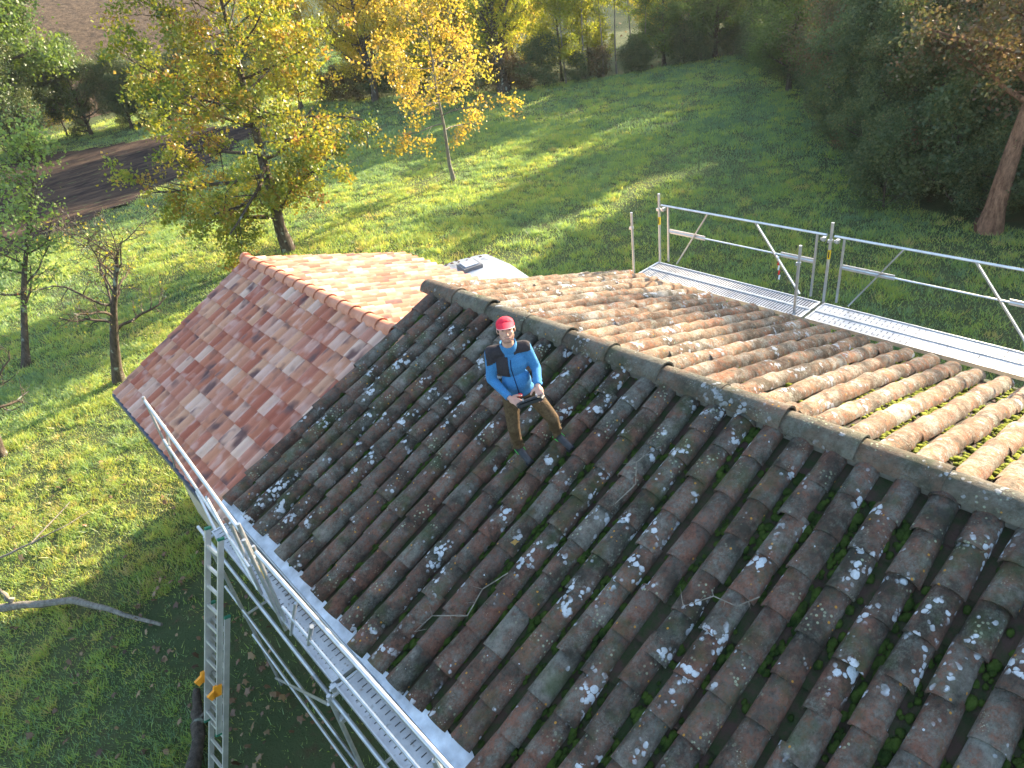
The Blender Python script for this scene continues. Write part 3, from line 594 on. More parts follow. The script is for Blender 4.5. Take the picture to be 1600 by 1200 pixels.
# ------------------------------------------------------------------ annex with new red tiles
annex = tag(empty('tiled_annex', (-.8, 2.7, -5)), 'lower annex with a new red and beige tiled roof joined to the far gable', 'house')
XR, ZR, YG, XL, ZL, XRR, ZRR = -.86, -.36, 5.34, -4.02, -1.83, 2.62, -1.55
def annex_slope(x0, z0, x1, z1, name, seed):
    g = random.Random(seed); A = np.array([x0, 0, z0]); B = np.array([x1, 0, z1]); d = B - A; Ls = np.linalg.norm(d); d = d / Ls; sg = 1 if x1 > x0 else -1
    n = np.array([-d[2] * sg, 0, d[0] * sg]); v = np.array([0, 1., 0]); Vs, Fs, Ts, T2 = [], [], [], []
    expo = .335; nr_ = int(round(Ls / expo)); wd = .24; nc = int((YG + .75) / wd)
    prof = [(0, .0), (.10, .0), (.30, .006), (.36, .022), (.44, .046), (.56, .06), (.70, .058), (.84, .044), (.93, .018), (.99, .002)]
    for r_ in range(nr_):
        for c in range(nc):
            yy = YG - (c + 1) * wd; t1 = g.random(); t2 = g.random(); s0 = Ls * (r_ + 1) / nr_ + .012; s1 = Ls * r_ / nr_ - .05; o = len(Vs)
            lo, hi = .030, .004
            for s_, lf in ((s0, lo), (s1, hi)):
                for (p, h) in prof: Vs.append(A + d * max(s_, 0) + v * (yy + p * wd) + n * (h + lf))
            m = len(prof)
            for (p, h) in prof: Vs.append(A + d * s0 + v * (yy + p * wd) + n * (h * .6 + lo - .022))
            for q in range(m - 1):
                Fs.append((o + q, o + q + 1, o + m + q + 1, o + m + q)); Fs.append((o + q, o + 2 * m + q, o + 2 * m + q + 1, o + q + 1)); 
                tt = t1 if True else 0; Ts += [tt, tt]; T2 += [t2, t2]
    me = pmesh(name, Vs, Fs, True, attr=Ts, attr2=T2); me.set_sharp_from_angle(angle=R(35)); world_parent(link(name, me, M['new_tile']), annex)
    mb = MB(); y0 = -.7; P = [A + n * -.01, B + n * -.01]; V = [(P[0][0], y0, P[0][2]), (P[1][0], y0, P[1][2]), (P[1][0], YG - .02, P[1][2]), (P[0][0], YG - .02, P[0][2])]; V += [(a, b, c - .08) for a, b, c in V]
    mb.add(V, [(0, 1, 2, 3), (7, 6, 5, 4), (0, 4, 5, 1), (1, 5, 6, 2), (2, 6, 7, 3), (3, 7, 4, 0)]); part(mb, 'roof_boarding', M['wood'], annex)
annex_slope(XR, ZR, XL, ZL, 'roof_tiles', 21); annex_slope(XR, ZR, XRR, ZRR, 'roof_tiles', 22)
g = random.Random(6); Vs_, Fs_ = [], []; y = YG + .04
while y > .36:
    L = .385; o = np.array([XR, y - L, ZR - .02]); A, F = cover_tile(o, np.array([0, 1., 0]), np.array([-1., 0, 0]), np.array([0, 0, 1.]), L + .04, .135, .118, .018, .016, 11, 3)
    off = len(Vs_); Vs_ += A; Fs_ += [tuple(q + off for q in f) for f in F]; y -= L
me = pmesh('ridge_tiles', Vs_, Fs_, True); me.set_sharp_from_angle(angle=R(50)); world_parent(link('ridge_tiles', me, M['new_ridge']), annex)
mb = MB(); mb.tube([(XR, YG + .045, ZR + .03), (XR, YG - .02, ZR + .03)], .115, 14); part(mb, 'ridge_end', M['new_ridge'], annex, True)
mb = MB(); mb.box((-.72, 2.42, -3.5), (6.0, 5.5, 3.1)); V = [(-3.7, y, -1.95) for y in (-.33, 5.17)] + [(2.27, y, -1.95) for y in (-.33, 5.17)] + [(XR, y, -.62) for y in (-.33, 5.17)]
mb.add(V, [(0, 1, 3, 2), (0, 2, 4), (1, 5, 3), (0, 4, 5, 1), (2, 3, 5, 4)]); part(mb, 'wall', M['wall'], annex)
mb = MB(); mb.box((-4.06, (YG - .8) / 2 + .1, ZL - .06), (.05, YG + .6, .13)); mb.box((-4.0, (YG - .8) / 2 + .1, ZL - .115), (.13, YG + .6, .02)); part(mb, 'gutter', M['fascia'], annex)

# ------------------------------------------------------------------ scaffolds
def guard(root, x, ya, yb, zt, zm, zb, side=1):
    """triangulated guard frame between ya > yb in the plane x"""
    gmb = MB(); gmb.tube([(x, ya, zt), (x, yb, zt)], .021, 8); g_ = part(gmb, 'guard_frame', M['galv'], root, True)
    for y_ in (ya - .16, yb + .16): m = MB(); m.bar((x, y_, zt), (x, y_, zb), .028, .035, (1, 0, 0)); subpart(m, 'upright', M['galv'], g_)
    m = MB(); m.tube([(x, ya - .16, zm), (x, yb + .16, zm)], .014, 6); subpart(m, 'mid_rail', M['galv'], g_, True)
    L = ya - yb
    for y_, l_ in ((ya - .58, .8), (yb + .46, .6)): m = MB(); m.box((x + .012, y_, zm), (.012, l_, .085)); subpart(m, 'board_strip', M['alu'], g_)
    for y1_, y2_ in ((ya - .37, ya - 1.05), (yb + .35, yb + 1.25)): m = MB(); m.bar((x - .02, y1_, zb), (x - .02, y2_, zt), .022, .04, (1, 0, 0)); subpart(m, 'brace', M['galv'], g_)
    return g_
def deck(root, x0, x1, ya, yb, z, style, perf=True):
    m = MB(); m.box(((x0 + x1) / 2, (ya + yb) / 2, z - .012), (x1 - x0 - .03, ya - yb, .02)); 
    dm = m
    m = MB()
    for xx in (x0 + .01, x1 - .01): m.box((xx, (ya + yb) / 2, z - .02), (.018, ya - yb, .065))
    for yy in (ya - .012, yb + .012): m.box(((x0 + x1) / 2, yy, z - .016), (x1 - x0 - .04, .03, .05))
    em = m
    if perf:
        m = dm
        if style == 'slot':
            y = ya - .12
            while y > yb + .1:
                for cx in (x0 + (x1 - x0) * .3, x0 + (x1 - x0) * .7): m.box((cx, y, z - .0005), ((x1 - x0) * .2, .009, .004), None, 2.)
                y -= .083
        else:
            y = ya - .06; k = 0
            while y > yb + .05:
                nx_ = 9
                for q in range(nx_): m.box((x0 + .04 + (x1 - x0 - .08) * (q + .5 * (k % 2)) / (nx_ - .5), y, z - .0005), (.018, .022, .004), None, 2.)
                y -= .048; k += 1
    d_ = part(dm, 'deck_plank', (M['deck'], M['deck_hole']), root); subpart(em, 'edge_frame', M['galv'], d_); return d_
def clamp(m, p):
    x, y, z = p; m.box(p, (.07, .05, .06)); m.tube([(x - .05, y, z), (x + .055, y, z)], .014, 6); m.box((x, y + .035, z - .01), (.02, .05, .035))
rs = tag(empty('right_scaffold', (4.9, -3.4, -5)), 'galvanised scaffold with guardrails and metal deck along the sunlit eave', 'scaffold'); rs.name = 'scaffold'
ZD = -1.56; xo, xi = 5.26, 4.58; ys = [-.07, -3.44, -6.81, -10.18]
for i, y in enumerate(ys):
    for x, zt in ((xo, -.17), (xi + .1, -.38)):
        yy = y if x == xo else y + .2
        m = MB(); m.tube([(x, yy, -5.02), (x, yy, zt)], .024, 10); st_ = part(m, 'standard', M['galv'], rs, True)
        m = MB(); m.tube([(x, yy, zt - .32), (x, yy, zt - .28)], .034, 8); m.box((x - .035, yy, zt - .3), (.03, .06, .05)); subpart(m, 'collar', M['galv'], st_)
        if x == xo and i < 3:
            m = MB(); m.tube([(x, yy, -.78), (x, yy, -.62)], .0255, 10); subpart(m, 'yellow_sticker', M['yellow'], st_, True)
            m = MB(); m.box((x - .0255, yy - .006, -.70), (.002, .02, .11)); subpart(m, 'sticker_print', M['rubber'], st_)
    m = MB(); m.tube([(xo, y, ZD - .1), (xi + .08, y, ZD - .1)], .022, 8); m.tube([(xo, y, -3.4), (xi + .1, y, -3.4)], .02, 8); part(m, 'transom', M['galv'], rs, True)
for i in range(3):
    guard(rs, xo - .01, ys[i] - .06, ys[i + 1] + .06, -.38, -.87, -1.5)
    m = MB(); clamp(m, (xo - .02, ys[i] - .12, -.45)); clamp(m, (xo - .02, ys[i + 1] + .1, -.45)); part(m, 'coupling', M['galv'], rs)
    for x0, x1 in ((xi, (xi + xo) / 2 - .005), ((xi + xo) / 2 + .005, xo - .03)):
        deck(rs, x0, x1, ys[i] + (.02 if i == 0 else -.03), ys[i + 1] + .03, ZD, 'dots' if i == 0 else 'slot')
    m = MB(); m.tube([(xo, ys[i], -3.4), (xo, ys[i + 1], -3.4)], .02, 8); m.tube([(xo, ys[i], ZD - .12), (xo, ys[i + 1], ZD - .12)], .02, 8); part(m, 'ledger', M['galv'], rs, True)
# red-white tape
tp = tag(empty('warning_tape', (5.24, -2.62, -.9)), 'short red and white striped tape hanging from the mid rail of the left guard frame', 'tape')
for i in range(5):
    m = MB(); z0 = -.89 - i * .085; m.box((5.215, -2.6 - i * .012, z0 - .042), (.006, .028, .085), Matrix.Rotation(.15, 3, 'X')); part(m, 'tape_stripe', M['red' if i % 2 else 'tape_white'], tp)

ls = tag(empty('scaffold', (-4.0, -3.4, -5)), 'galvanised scaffold with overhanging rails along the shaded eave, ladder leaning on it', 'scaffold')
xo2, xi2, ZD2 = -4.24, -3.62, -1.72; ys2 = [-.05, -3.35, -6.65, -9.95]
deck_y = [(-.12, -3.32), (-3.38, -6.62), (-6.68, -9.9)]
for ya, yb in deck_y:
    deck(ls, -4.24, -3.935, ya, yb, ZD2, 'slot'); deck(ls, -3.925, -3.62, ya, yb, ZD2, 'slot')
m = MB(); m.box((-4.0, -1.6, ZD2 + .03), (.035, 3.1, .022), Matrix.Rotation(.012, 3, 'Z')); part(m, 'toe_board', M['wood'], ls)
for i, y in enumerate(ys2):
    for x, zt in ((-4.33, ZD2 - .05), (-3.62, ZD2 - .08)):
        m = MB(); m.tube([(x, y - .02, -5.02), (x, y - .02, zt)], .024, 10); part(m, 'standard', M['galv'], ls, True)
    m = MB(); m.tube([(-4.36, y - .02, ZD2 - .1), (-3.55, y - .02, ZD2 - .1)], .022, 8); m.tube([(-4.36, y, -3.35), (-3.6, y, -3.35)], .02, 8); part(m, 'transom', M['galv'], ls, True)
for i in range(3):
    ya, yb = ys2[i], ys2[i + 1]
    m = MB(); m.tube([(-4.31, ya + .35, ZD2 - .12), (-4.31, yb, ZD2 - .12)], .022, 8); m.tube([(-4.33, ya + .6, -3.2), (-4.33, yb, -3.2)], .02, 8); m.tube([(-4.36, ya, -3.75), (-4.36, yb, -3.75)], .02, 8); part(m, 'ledger', M['galv'], ls, True)
    m = MB(); m.tube([(-4.36, ya, -4.8), (-4.36, yb, -1.9)], .018, 8); part(m, 'diagonal_brace', M['galv'], ls, True)
# guard frames of the left scaffold: one leans out past the end
def lguard(pts):
    (a, b, zt), (xa, xb) = pts
    gm = MB(); gm.tube([(xa, a, zt), (xb, b, zt)], .0225, 10); gf = part(gm, 'guard_frame', M['galv'], ls, True)
    m = MB(); m.tube([(xa - .05, a - .35, zt - .5), (xb - .07, b, zt - .5)], .018, 8); subpart(m, 'mid_rail', M['galv'], gf, True)
    for p1_, p2_ in (((xa + .01, a + .05, zt + .05), (xa - .02, a + .05, zt - 1.2)), ((xb - .02, b + .2, zt), (xb - .05, b + .2, zt - 1.1))): m = MB(); m.tube([p1_, p2_], .019, 8); subpart(m, 'upright', M['galv'], gf, True)
    for p1_, p2_ in (((xa - .02, a - .9, zt - .02), (xa - .06, a - .15, zt - 1.1)), ((xb - .03, b + .9, zt - .02), (xb - .06, b + .25, zt - 1.05))): m = MB(); m.tube([p1_, p2_], .016, 8); subpart(m, 'brace', M['galv'], gf, True)
lguard(((1.85, -1.9, -.58), (-4.02, -4.19)))
lguard(((-2.3, -6.2, -.62), (-4.2, -4.15)))
m = MB(); m.tube([(-4.06, .9, -1.72), (-4.2, -.25, -1.8)], .02, 8); m.box((-4.2, -.25, -1.78), (.09, .06, .07)); m.box((-4.23, -.4, -1.8), (.08, .05, .06)); part(m, 'end_bracket', M['galv'], ls)
for (x, y, k) in ((-4.2, -2.0, 0), (-4.235, -2.12, 1), (-4.2, -5.3, 2)):
    m = MB(); m.tube([(x, y, -1.95), (x + .01, y, -.42 - k * .12)], .022, 10); st_ = part(m, 'post', M['galv'], ls, True)
    if k == 0: m = MB(); m.tube([(x, y, -1.22), (x, y, -1.02)], .0245, 10); subpart(m, 'yellow_sticker', M['yellow'], st_, True)
m = MB(); m.tube([(-4.23, -3.48, -.72), (-4.25, -3.1, -1.3)], .02, 10); part(m, 'spigot', M['galv'], ls, True)
m = MB(); clamp(m, (-4.22, -2.1, -.85)); clamp(m, (-4.25, -3.35, -1.75)); clamp(m, (-4.3, -3.45, -2.1)); part(m, 'coupling', M['galv'], ls)

# ------------------------------------------------------------------ ladder
LT = (-4.31, -.95, -1.15); LB = (-5.85, -1.05, -5.0)
lad = tag(empty('extension_ladder', LB), 'two section aluminium extension ladder with orange hooks, leaning on the left scaffold', 'ladder')
LT, LB = Vector(LT), Vector(LB); dv = (LT - LB).normalized(); sv = Vector((-.12, .99, 0)); sv = (sv - dv * sv.dot(dv)).normalized(); nv = sv.cross(dv).normalized()
if nv.x > 0: nv = -nv
LL = (LT - LB).length; mrot = Matrix((sv, dv, nv)).transposed()
def ladder_section(off, a, b, hw, name):
    r0 = LB + nv * off
    for s_ in (-1, 1):
        m = MB(); m.box(r0 + sv * (hw * s_) + dv * (a + b) / 2, (.026, b - a, .07), mrot); o = part(m, 'side_rail', M['alu'], lad)
        for e in (a, b): m = MB(); m.box(r0 + sv * (hw * s_) + dv * e, (.032, .03, .076), mrot); subpart(m, 'end_cap', M['green_cap'], o)
    d = a + .15
    while d < b - .08: m = MB(); m.box(r0 + dv * d, (2 * hw - .02, .034, .03), mrot); part(m, 'rung', M['alu'], lad); d += .27
ladder_section(0, LL * .32, LL, .155, 'upper_section'); ladder_section(-.075 * (1 if nv.x < 0 else 1), 0, LL * .74, .185, 'lower_section')
for s_ in (-1, 1):
    m = MB(); c = LB + nv * .03 + sv * (.165 * s_) + dv * LL * .49; m.box(c, (.035, .16, .10), mrot); m.box(c + nv * .06 - dv * .04, (.035, .10, .10), mrot @ Matrix.Rotation(.6, 3, 'X')); part(m, 'orange_hook', M['orange'], lad)

# ------------------------------------------------------------------ caravan
M['vent'] = simple('vent_grey', (.16, .165, .17), .6)
cv = tag(empty('caravan', (3.95, 4.3, -5)), 'white caravan parked behind the red roof, only its rounded roof showing', 'caravan')
m4 = Matrix.Translation((3.95, 4.3, -5)) @ Matrix.Rotation(R(-14), 4, 'Z')
bm = bmesh.new(); prof = [(-1.95, .45), (-2.0, 1.2), (-1.85, 2.3), (-1.6, 2.55), (-.2, 2.66), (1.3, 2.6), (1.72, 2.35), (1.98, 1.5), (1.98, .9), (1.8, .45)]
rows_ = []
for xs_, ins in ((-1.0, .0), (-.9, .0), (-.6, 0), (0, 0), (.6, 0), (.9, 0), (1.0, 0)):
    k = .80 if abs(xs_) == 1.0 else .93 if abs(xs_) == .9 else 1.; zz = -.04 if abs(xs_) == 1.0 else (0.04 if xs_ == 0 else 0)
    rows_.append([bm.verts.new(m4 @ Vector((xs_ * 1.03, -p[0] * k, (p[1] - 1.5 - (.06 if p[1] > 2 else 0)) * (.93 if abs(xs_) == 1.0 else 1) + 1.5 + (zz if p[1] > 2.3 else 0)))) for p in prof])
for a, b in zip(rows_[:-1], rows_[1:]):
    for j in range(len(prof)): k = (j + 1) % len(prof); bm.faces.new((a[j], b[j], b[k], a[k]))
bm.faces.new(rows_[0][::-1]) if False else bm.faces.new(rows_[0]); bm.faces.new(rows_[-1][::-1])
bmesh.ops.recalc_face_normals(bm, faces=bm.faces); bmesh.ops.bevel(bm, geom=bm.edges[:], offset=.05, segments=2, affect='EDGES', profile=.5)
me = bpy.data.meshes.new('body'); bm.to_mesh(me); me.polygons.foreach_set('use_smooth', [True] * len(me.polygons)); world_parent(link('body', me, M['white']), cv)
r3 = m4.to_3x3()
m = MB(); m.box(m4 @ Vector((.08, .69, 2.64)), (.5, .5, .12), r3); hv = part(m, 'roof_vent', M['vent'], cv); m = MB(); m.box(m4 @ Vector((.08, .69, 2.712)), (.36, .36, .025), r3); subpart(m, 'vent_lid', M['white'], hv)
for yy in (-.9, .7):
    for sx in (-1, 1): m = MB(); m.box(m4 @ Vector((sx * 1.035, yy, 1.65)), (.03, .9, .5), r3); part(m, 'window', M['glassdark'], cv)
for sx in (-1, 1): m = MB(); c = m4 @ Vector((sx * .92, .1, .32)); ax_ = r3 @ Vector((1, 0, 0)); m.tube([c - ax_ * .09, c + ax_ * .09], .32, 20); part(m, 'wheel', M['rubber'], cv, True)
g = random.Random(12); m = MB()
for i in range(26):
    p = m4 @ Vector((g.uniform(-.95, .95), g.choice((1.35, 1.25, 1.1)) + g.gauss(0, .1), 2.6)); m.box((p.x, p.y, -5 + 2.60), (.07, .05, .008), Matrix.Rotation(g.random() * 3, 3, 'Z'))
tag(m.build('roof_leaves', M['leaf_dead']), 'few brown dead leaves lying on the far edge of the caravan roof', 'leaf litter', kind='stuff')

# ------------------------------------------------------------------ fallen branches and roof twigs
def gnarl(name, pts, radii, label, mat, subs=(), n=9, cat='branch', group=None):
    mb = MB(); g = random.Random(len(label)); P = []; Rr_ = []
    for i in range(len(pts) - 1):
        a, b = Vector(pts[i]), Vector(pts[i + 1])
        for k in range(5): P.append(a.lerp(b, k / 5) + Vector([g.gauss(0, radii[i] * .16) for _ in range(3)])); Rr_.append((radii[i] + (radii[i + 1] - radii[i]) * k / 5) * g.uniform(.9, 1.12))
    P.append(Vector(pts[-1])); Rr_.append(radii[-1]); mb.tube(P, Rr_, n)
    for sp, sr in subs:
        Q = []; Qr = []
        for i in range(len(sp) - 1):
            a, b = Vector(sp[i]), Vector(sp[i + 1])
            for k in range(4): Q.append(a.lerp(b, k / 4) + Vector([g.gauss(0, sr * .3) for _ in range(3)])); Qr.append(sr * (1 - .75 * (i + k / 4) / (len(sp) - 1)))
        Q.append(Vector(sp[-1])); Qr.append(sr * .25); mb.tube(Q, Qr, 6)
    o = mb.build(name, M[mat], None, True); return tag(o, label, cat, group)
gnarl('fallen_branch', [(-8.6, 6.6, -4.85), (-7.5, 5.55, -4.84), (-6.3, 4.5, -4.86), (-5.3, 2.6, -4.9)], [.085, .075, .06, .03], 'thick lichen covered fallen branch on the lawn at the left edge', 'bark_pale',
      [([(-7.15, 5.3, -4.8), (-7.2, 5.4, -4.4)], .06), ([(-8.2, 6.3, -4.8), (-7.3, 6.5, -4.5), (-6.5, 6.3, -4.45), (-5.6, 7.0, -4.4)], .035), ([(-6.5, 6.3, -4.45), (-5.9, 6.2, -4.4), (-5.3, 6.5, -4.5)], .018), ([(-7.3, 6.5, -4.5), (-7.2, 7.1, -4.4)], .03)])
gnarl('fallen_branch', [(-5.35, .75, -4.85), (-5.5, .25, -4.85), (-5.75, -.3, -4.86), (-6.1, -.9, -4.9)], [.05, .09, .1, .1], 'pale crooked log on the shaded ground beside the foot of the ladder', 'bark', [([(-5.5, .2, -4.8), (-5.2, .2, -4.7)], .03)])
for i, (pts, lb) in enumerate((
    ([(-2.6, -4.3), (-2.85, -4.2), (-3.1, -4.25), (-3.3, -3.95), (-3.5, -3.9)], 'long thin dead twig lying near the left eave beside the white flashing'),
    ([(-1.55, -4.75), (-1.3, -4.8), (-1.1, -4.65), (-.95, -4.7)], 'thin pale twig lying on the tiles to the right of the man'),
    ([(-1.62, -6.3), (-1.78, -6.2), (-1.8, -6.0), (-2.0, -5.85)], 'forked lichen covered twig across the tiles in the middle of the near slope'))):
    P3 = [(x, y, x * math.tan(HL) + .14 + .012 * (k % 2)) for k, (x, y) in enumerate(pts)]
    P3s = [Vector(p) for p in P3]; sb = []
    for k in range(1, len(P3)): q = P3s[k]; sb.append(([q, q + Vector((rng.uniform(-.12, .12), rng.uniform(-.1, .12), rng.uniform(0, .05)))], .0035)); sb.append(([q.lerp(P3s[k - 1], .5), q.lerp(P3s[k - 1], .5) + Vector((rng.uniform(-.09, .09), rng.uniform(-.08, .08), rng.uniform(0, .04)))], .003))
    gnarl('dead_twig', P3, [.0055] * (len(P3) - 1) + [.002], lb, 'bark_pale', sb, 5, 'twig', 'twigs on the roof')
# ------------------------------------------------------------------ the man on the roof
t = NT('skin'); c = t.mix(t.map(t.noise(14, 4), .35, .65), (.52, .27, .19), (.60, .35, .26)); t.bsdf(c, .55, 0, t.bump(t.noise(120, 3), .15, .002), .35, Subsurface_Weight=.0); M['skin'] = t.m
def cloth(name, a, b, sc, rough=.95, bs=.6): 
    t = NT(name); c = t.mix(t.map(t.noise(sc, 5, .7), .38, .62), a, b); h = t.math('ADD', t.noise(sc * 1.3, 4), t.math('MULTIPLY', t.noise(14, 3, dist=.6), 3.)); t.bsdf(c, rough, 0, t.bump(h, bs, .006), .15); M[name] = t.m
cloth('blue_fleece', (.035, .14, .32), (.08, .26, .48), 190); cloth('grey_yoke', (.035, .03, .032), (.05, .042, .045), 60); cloth('brown_trousers', (.065, .042, .022), (.11, .072, .038), 40, .9, .9)
cloth('navy', (.01, .015, .04), (.015, .02, .06), 50); M['cap_red'] = simple('cap_red', (.72, .012, .04), .8, 0, 200, .2, .1, 30); M['shoe'] = simple('dark_shoe', (.03, .032, .038), .7, 0, 60, .4, .3, 20)
M['hair'] = simple('dark_hair', (.035, .022, .014), .8, 0, 150, .6); M['eye'] = simple('eye_dark', (.02, .015, .012), .3); M['lip'] = simple('lip', (.38, .14, .11), .6); M['lime_green'] = simple('shoe_green', (.08, .6, .08), .6)
M['beard'] = simple('stubble', (.34, .18, .13), .8, 0, 200, .4)
def sph(c, r, n=2):
    bm = bmesh.new(); bmesh.ops.create_icosphere(bm, subdivisions=n, radius=1); rr_ = r if isinstance(r, (tuple, list)) else (r, r, r)
    P = [Vector((v.co.x * rr_[0], v.co.y * rr_[1], v.co.z * rr_[2])) for v in bm.verts]; bm.free(); return P
def flesh(prims, voxel, name, mat, parent, it=4, inv=True):
    """prims: ('c', a, ra, b, rb) tapered capsule or ('e', centre, radii, rot3). One closed skin by voxel remesh."""
    bm = bmesh.new()
    for p in prims:
        if p[0] == 'c':
            _, a, ra, b, rb = p; pts = [Vector(a) + q for q in sph(0, ra)] + [Vector(b) + q for q in sph(0, rb)]
        else:
            pts = [Vector(p[1]) + (p[3] @ q if len(p) > 3 else q) for q in sph(0, p[2])]
        vs = [bm.verts.new(q) for q in pts]; bmesh.ops.convex_hull(bm, input=vs)
    loose = [v for v in bm.verts if not v.link_faces]; bmesh.ops.delete(bm, geom=loose, context='VERTS')
    me = bpy.data.meshes.new(name); bm.to_mesh(me); bm.free(); o = bpy.data.objects.new(name, me); COL.objects.link(o)
    md = o.modifiers.new('r', 'REMESH'); md.mode = 'VOXEL'; md.voxel_size = voxel
    ms = o.modifiers.new('s', 'SMOOTH'); ms.factor = .5; ms.iterations = it
    bpy.context.view_layer.update(); dg = bpy.context.evaluated_depsgraph_get(); me2 = bpy.data.meshes.new_from_object(o.evaluated_get(dg))
    o.modifiers.clear(); o.data = me2; bpy.data.meshes.remove(me); me2.name = name; me2.polygons.foreach_set('use_smooth', [True] * len(me2.polygons)); me2.materials.clear(); me2.materials.append(mat)
    if parent:
        o.parent = parent
        if parent.type == 'EMPTY': o.matrix_parent_inverse = Matrix.Translation(-Vector(parent.location))
    return o
man = tag(empty('person', (-1.4, -3.6, -.45)), 'man in red cap, blue fleece jacket and brown trousers standing on the roof', 'person')
Vv = Vector
fw = Vv((-.64, -.77, 0)).normalized(); rt = Vv((-.77, .64, 0)).normalized(); up = Vv((0, 0, 1))    # facing, his right, up
hd = Vv((-1.605, -3.568, 1.115)); neck = Vv((-1.575, -3.53, .90)); chest = Vv((-1.565, -3.51, .72)); belly = Vv((-1.54, -3.53, .50)); pel = Vv((-1.52, -3.53, .36))
shR, elR, wrR = Vv((-1.705, -3.41, .865)), Vv((-1.745, -3.40, .575)), Vv((-1.765, -3.66, .470)); shL, elL, wrL = Vv((-1.435, -3.60, .86)), Vv((-1.375, -3.66, .61)), Vv((-1.535, -3.84, .560))
hpR, hpL = Vv((-1.60, -3.47, .34)), Vv((-1.44, -3.60, .34)); knR, knL = Vv((-1.665, -3.52, -.02)), Vv((-1.375, -3.81, .06)); anR, anL = Vv((-1.555, -3.40, -.40)), Vv((-1.235, -3.69, -.285)); toR, toL = Vv((-1.60, -3.62, -.46)), Vv((-1.25, -3.89, -.335))
hf = (fw * .97 + up * .25 - rt * .05).normalized(); hr = hf.cross(up).normalized(); hu = hr.cross(hf).normalized()
if hr.dot(rt) < 0: hr = -hr; hu = hf.cross(hr); hu = hu if hu.z > 0 else -hu
HR3 = Matrix((hr, hf, hu)).transposed()
def hp(a, b, c): return hd + hr * a + hf * b + hu * c
def hand(wr, tgt, thumb_side, curl):
    d = (tgt - wr).normalized(); side = (thumb_side - d * thumb_side.dot(d)).normalized(); nrm = d.cross(side).normalized()
    if nrm.z > 0: nrm = -nrm           # palm side down
    P = []; pc = wr + d * .055
    P.append(('e', pc, (.045, .05, .018), Matrix((side, d, nrm)).transposed())); P.append(('c', wr, .026, pc, .024))
    for i, (o_, L, rr_) in enumerate(((.034, .072, .0098), (.012, .082, .0102), (-.011, .076, .0098), (-.032, .06, .0088))):
        b = wr + d * .088 + side * o_; dd = (d + side * o_ * 2.5).normalized(); k = curl + .12 * i; q = b
        for s_, f in ((0, .42), (1, .32), (2, .26)):
            dd = (dd + nrm * k * (.35 if s_ == 0 else .7)).normalized(); q2 = q + dd * L * f * 1.05; P.append(('c', q, rr_, q2, rr_ * .92)); q = q2
    b = wr + d * .03 + side * .036; dd = (d * .6 + side * .75 + nrm * .15).normalized(); q = b + dd * .04; P.append(('c', b, .0135, q, .012)); dd = (dd + d * .7 + nrm * .2).normalized(); P.append(('c', q, .0115, q + dd * .034, .0095))
    return P
HRt = Vv((-1.745, -3.80, .445)); HLt = Vv((-1.60, -3.93, .500))
E_ = [('e', hd + hu * .03, (.078, .098, .10), HR3), ('e', hp(0, .018, -.035), (.062, .075, .085), HR3), ('c', hp(0, .045, -.088), .034, hp(0, .03, -.06), .05), ('e', hp(0, .02, -.02), (.072, .07, .07), HR3), ('c', hp(0, -.01, -.08), .056, neck + up * -.03, .062),
      ('c', hp(0, .088, .018), .009, hp(0, .108, -.022), .014), ('c', hp(.0, .097, -.02), .011, hp(0, .1, -.026), .012), ('e', hp(.012, .096, -.027), (.009, .009, .008)), ('e', hp(-.012, .096, -.027), (.009, .009, .008)),
      ('c', hp(-.035, .072, .035), .013, hp(.035, .072, .035), .013), ('e', hp(.04, .062, -.015), (.022, .02, .02)), ('e', hp(-.04, .062, -.015), (.022, .02, .02)),
      ('c', hp(-.018, .086, -.058), .009, hp(.018, .086, -.058), .009), ('e', hp(.079, -.005, .0), (.012, .02, .032), HR3), ('e', hp(-.079, -.005, .0), (.012, .02, .032), HR3)]
E_ += [('c', neck, .06, chest, .085), ('c', chest, .085, pel, .085), ('c', shR, .036, elR, .034), ('c', elR, .034, wrR, .025), ('c', shL, .036, elL, .034), ('c', elL, .036, wrL, .025),
       ('c', hpR, .075, knR, .05), ('c', knR, .048, anR, .032), ('c', hpL, .075, knL, .05), ('c', knL, .048, anL, .032), ('c', shR, .036, chest, .07), ('c', shL, .036, chest, .07)]
E_ += hand(wrR, HRt, fw * .3 - rt, .55) + hand(wrL, HLt, rt + fw * .2, .55)
body = flesh(E_, .0052, 'body', M['skin'], man, 3)
# face details
def sub(o, par): o.parent = par; return o
for sx in (-1, 1):
    m = MB(); c = hp(sx * .031, .083, .018)
    o = flesh([('e', c, (.0125, .007, .006), HR3)], .003, 'eye', M['eye'], None, 1); sub(o, body)
    o = flesh([('c', hp(sx * .014, .089, .036), .0055, hp(sx * .048, .078, .040), .004)], .003, 'eyebrow', M['hair'], None, 1); sub(o, body)
o = flesh([('c', hp(-.022, .0905, -.059), .0048, hp(.022, .0905, -.059), .0048), ('c', hp(0, .096, -.061), .005, hp(0, .094, -.058), .005)], .003, 'mouth', M['lip'], None, 1); sub(o, body)
o = flesh([('c', hp(sx * .062, .03, -.05), .010, hp(sx * .04, .050, -.084), .016) for sx in (-1, 1)] + [('c', hp(-.025, .062, -.094), .018, hp(.025, .062, -.094), .018), ('c', hp(-.025, .0865, -.045), .006, hp(.025, .0865, -.045), .006)], .005, 'stubble_beard', M['beard'], None, 2); sub(o, body)
o = flesh([('e', hd + hu * .028 - hf * .012, (.082, .098, .092), HR3), ('c', hp(.074, .02, .03), .012, hp(.076, .012, -.01), .008), ('c', hp(-.074, .02, .03), .012, hp(-.076, .012, -.01), .008), ('e', hp(0, -.05, -.03), (.066, .05, .06), HR3)], .006, 'hair', M['hair'], None, 2); sub(o, body)
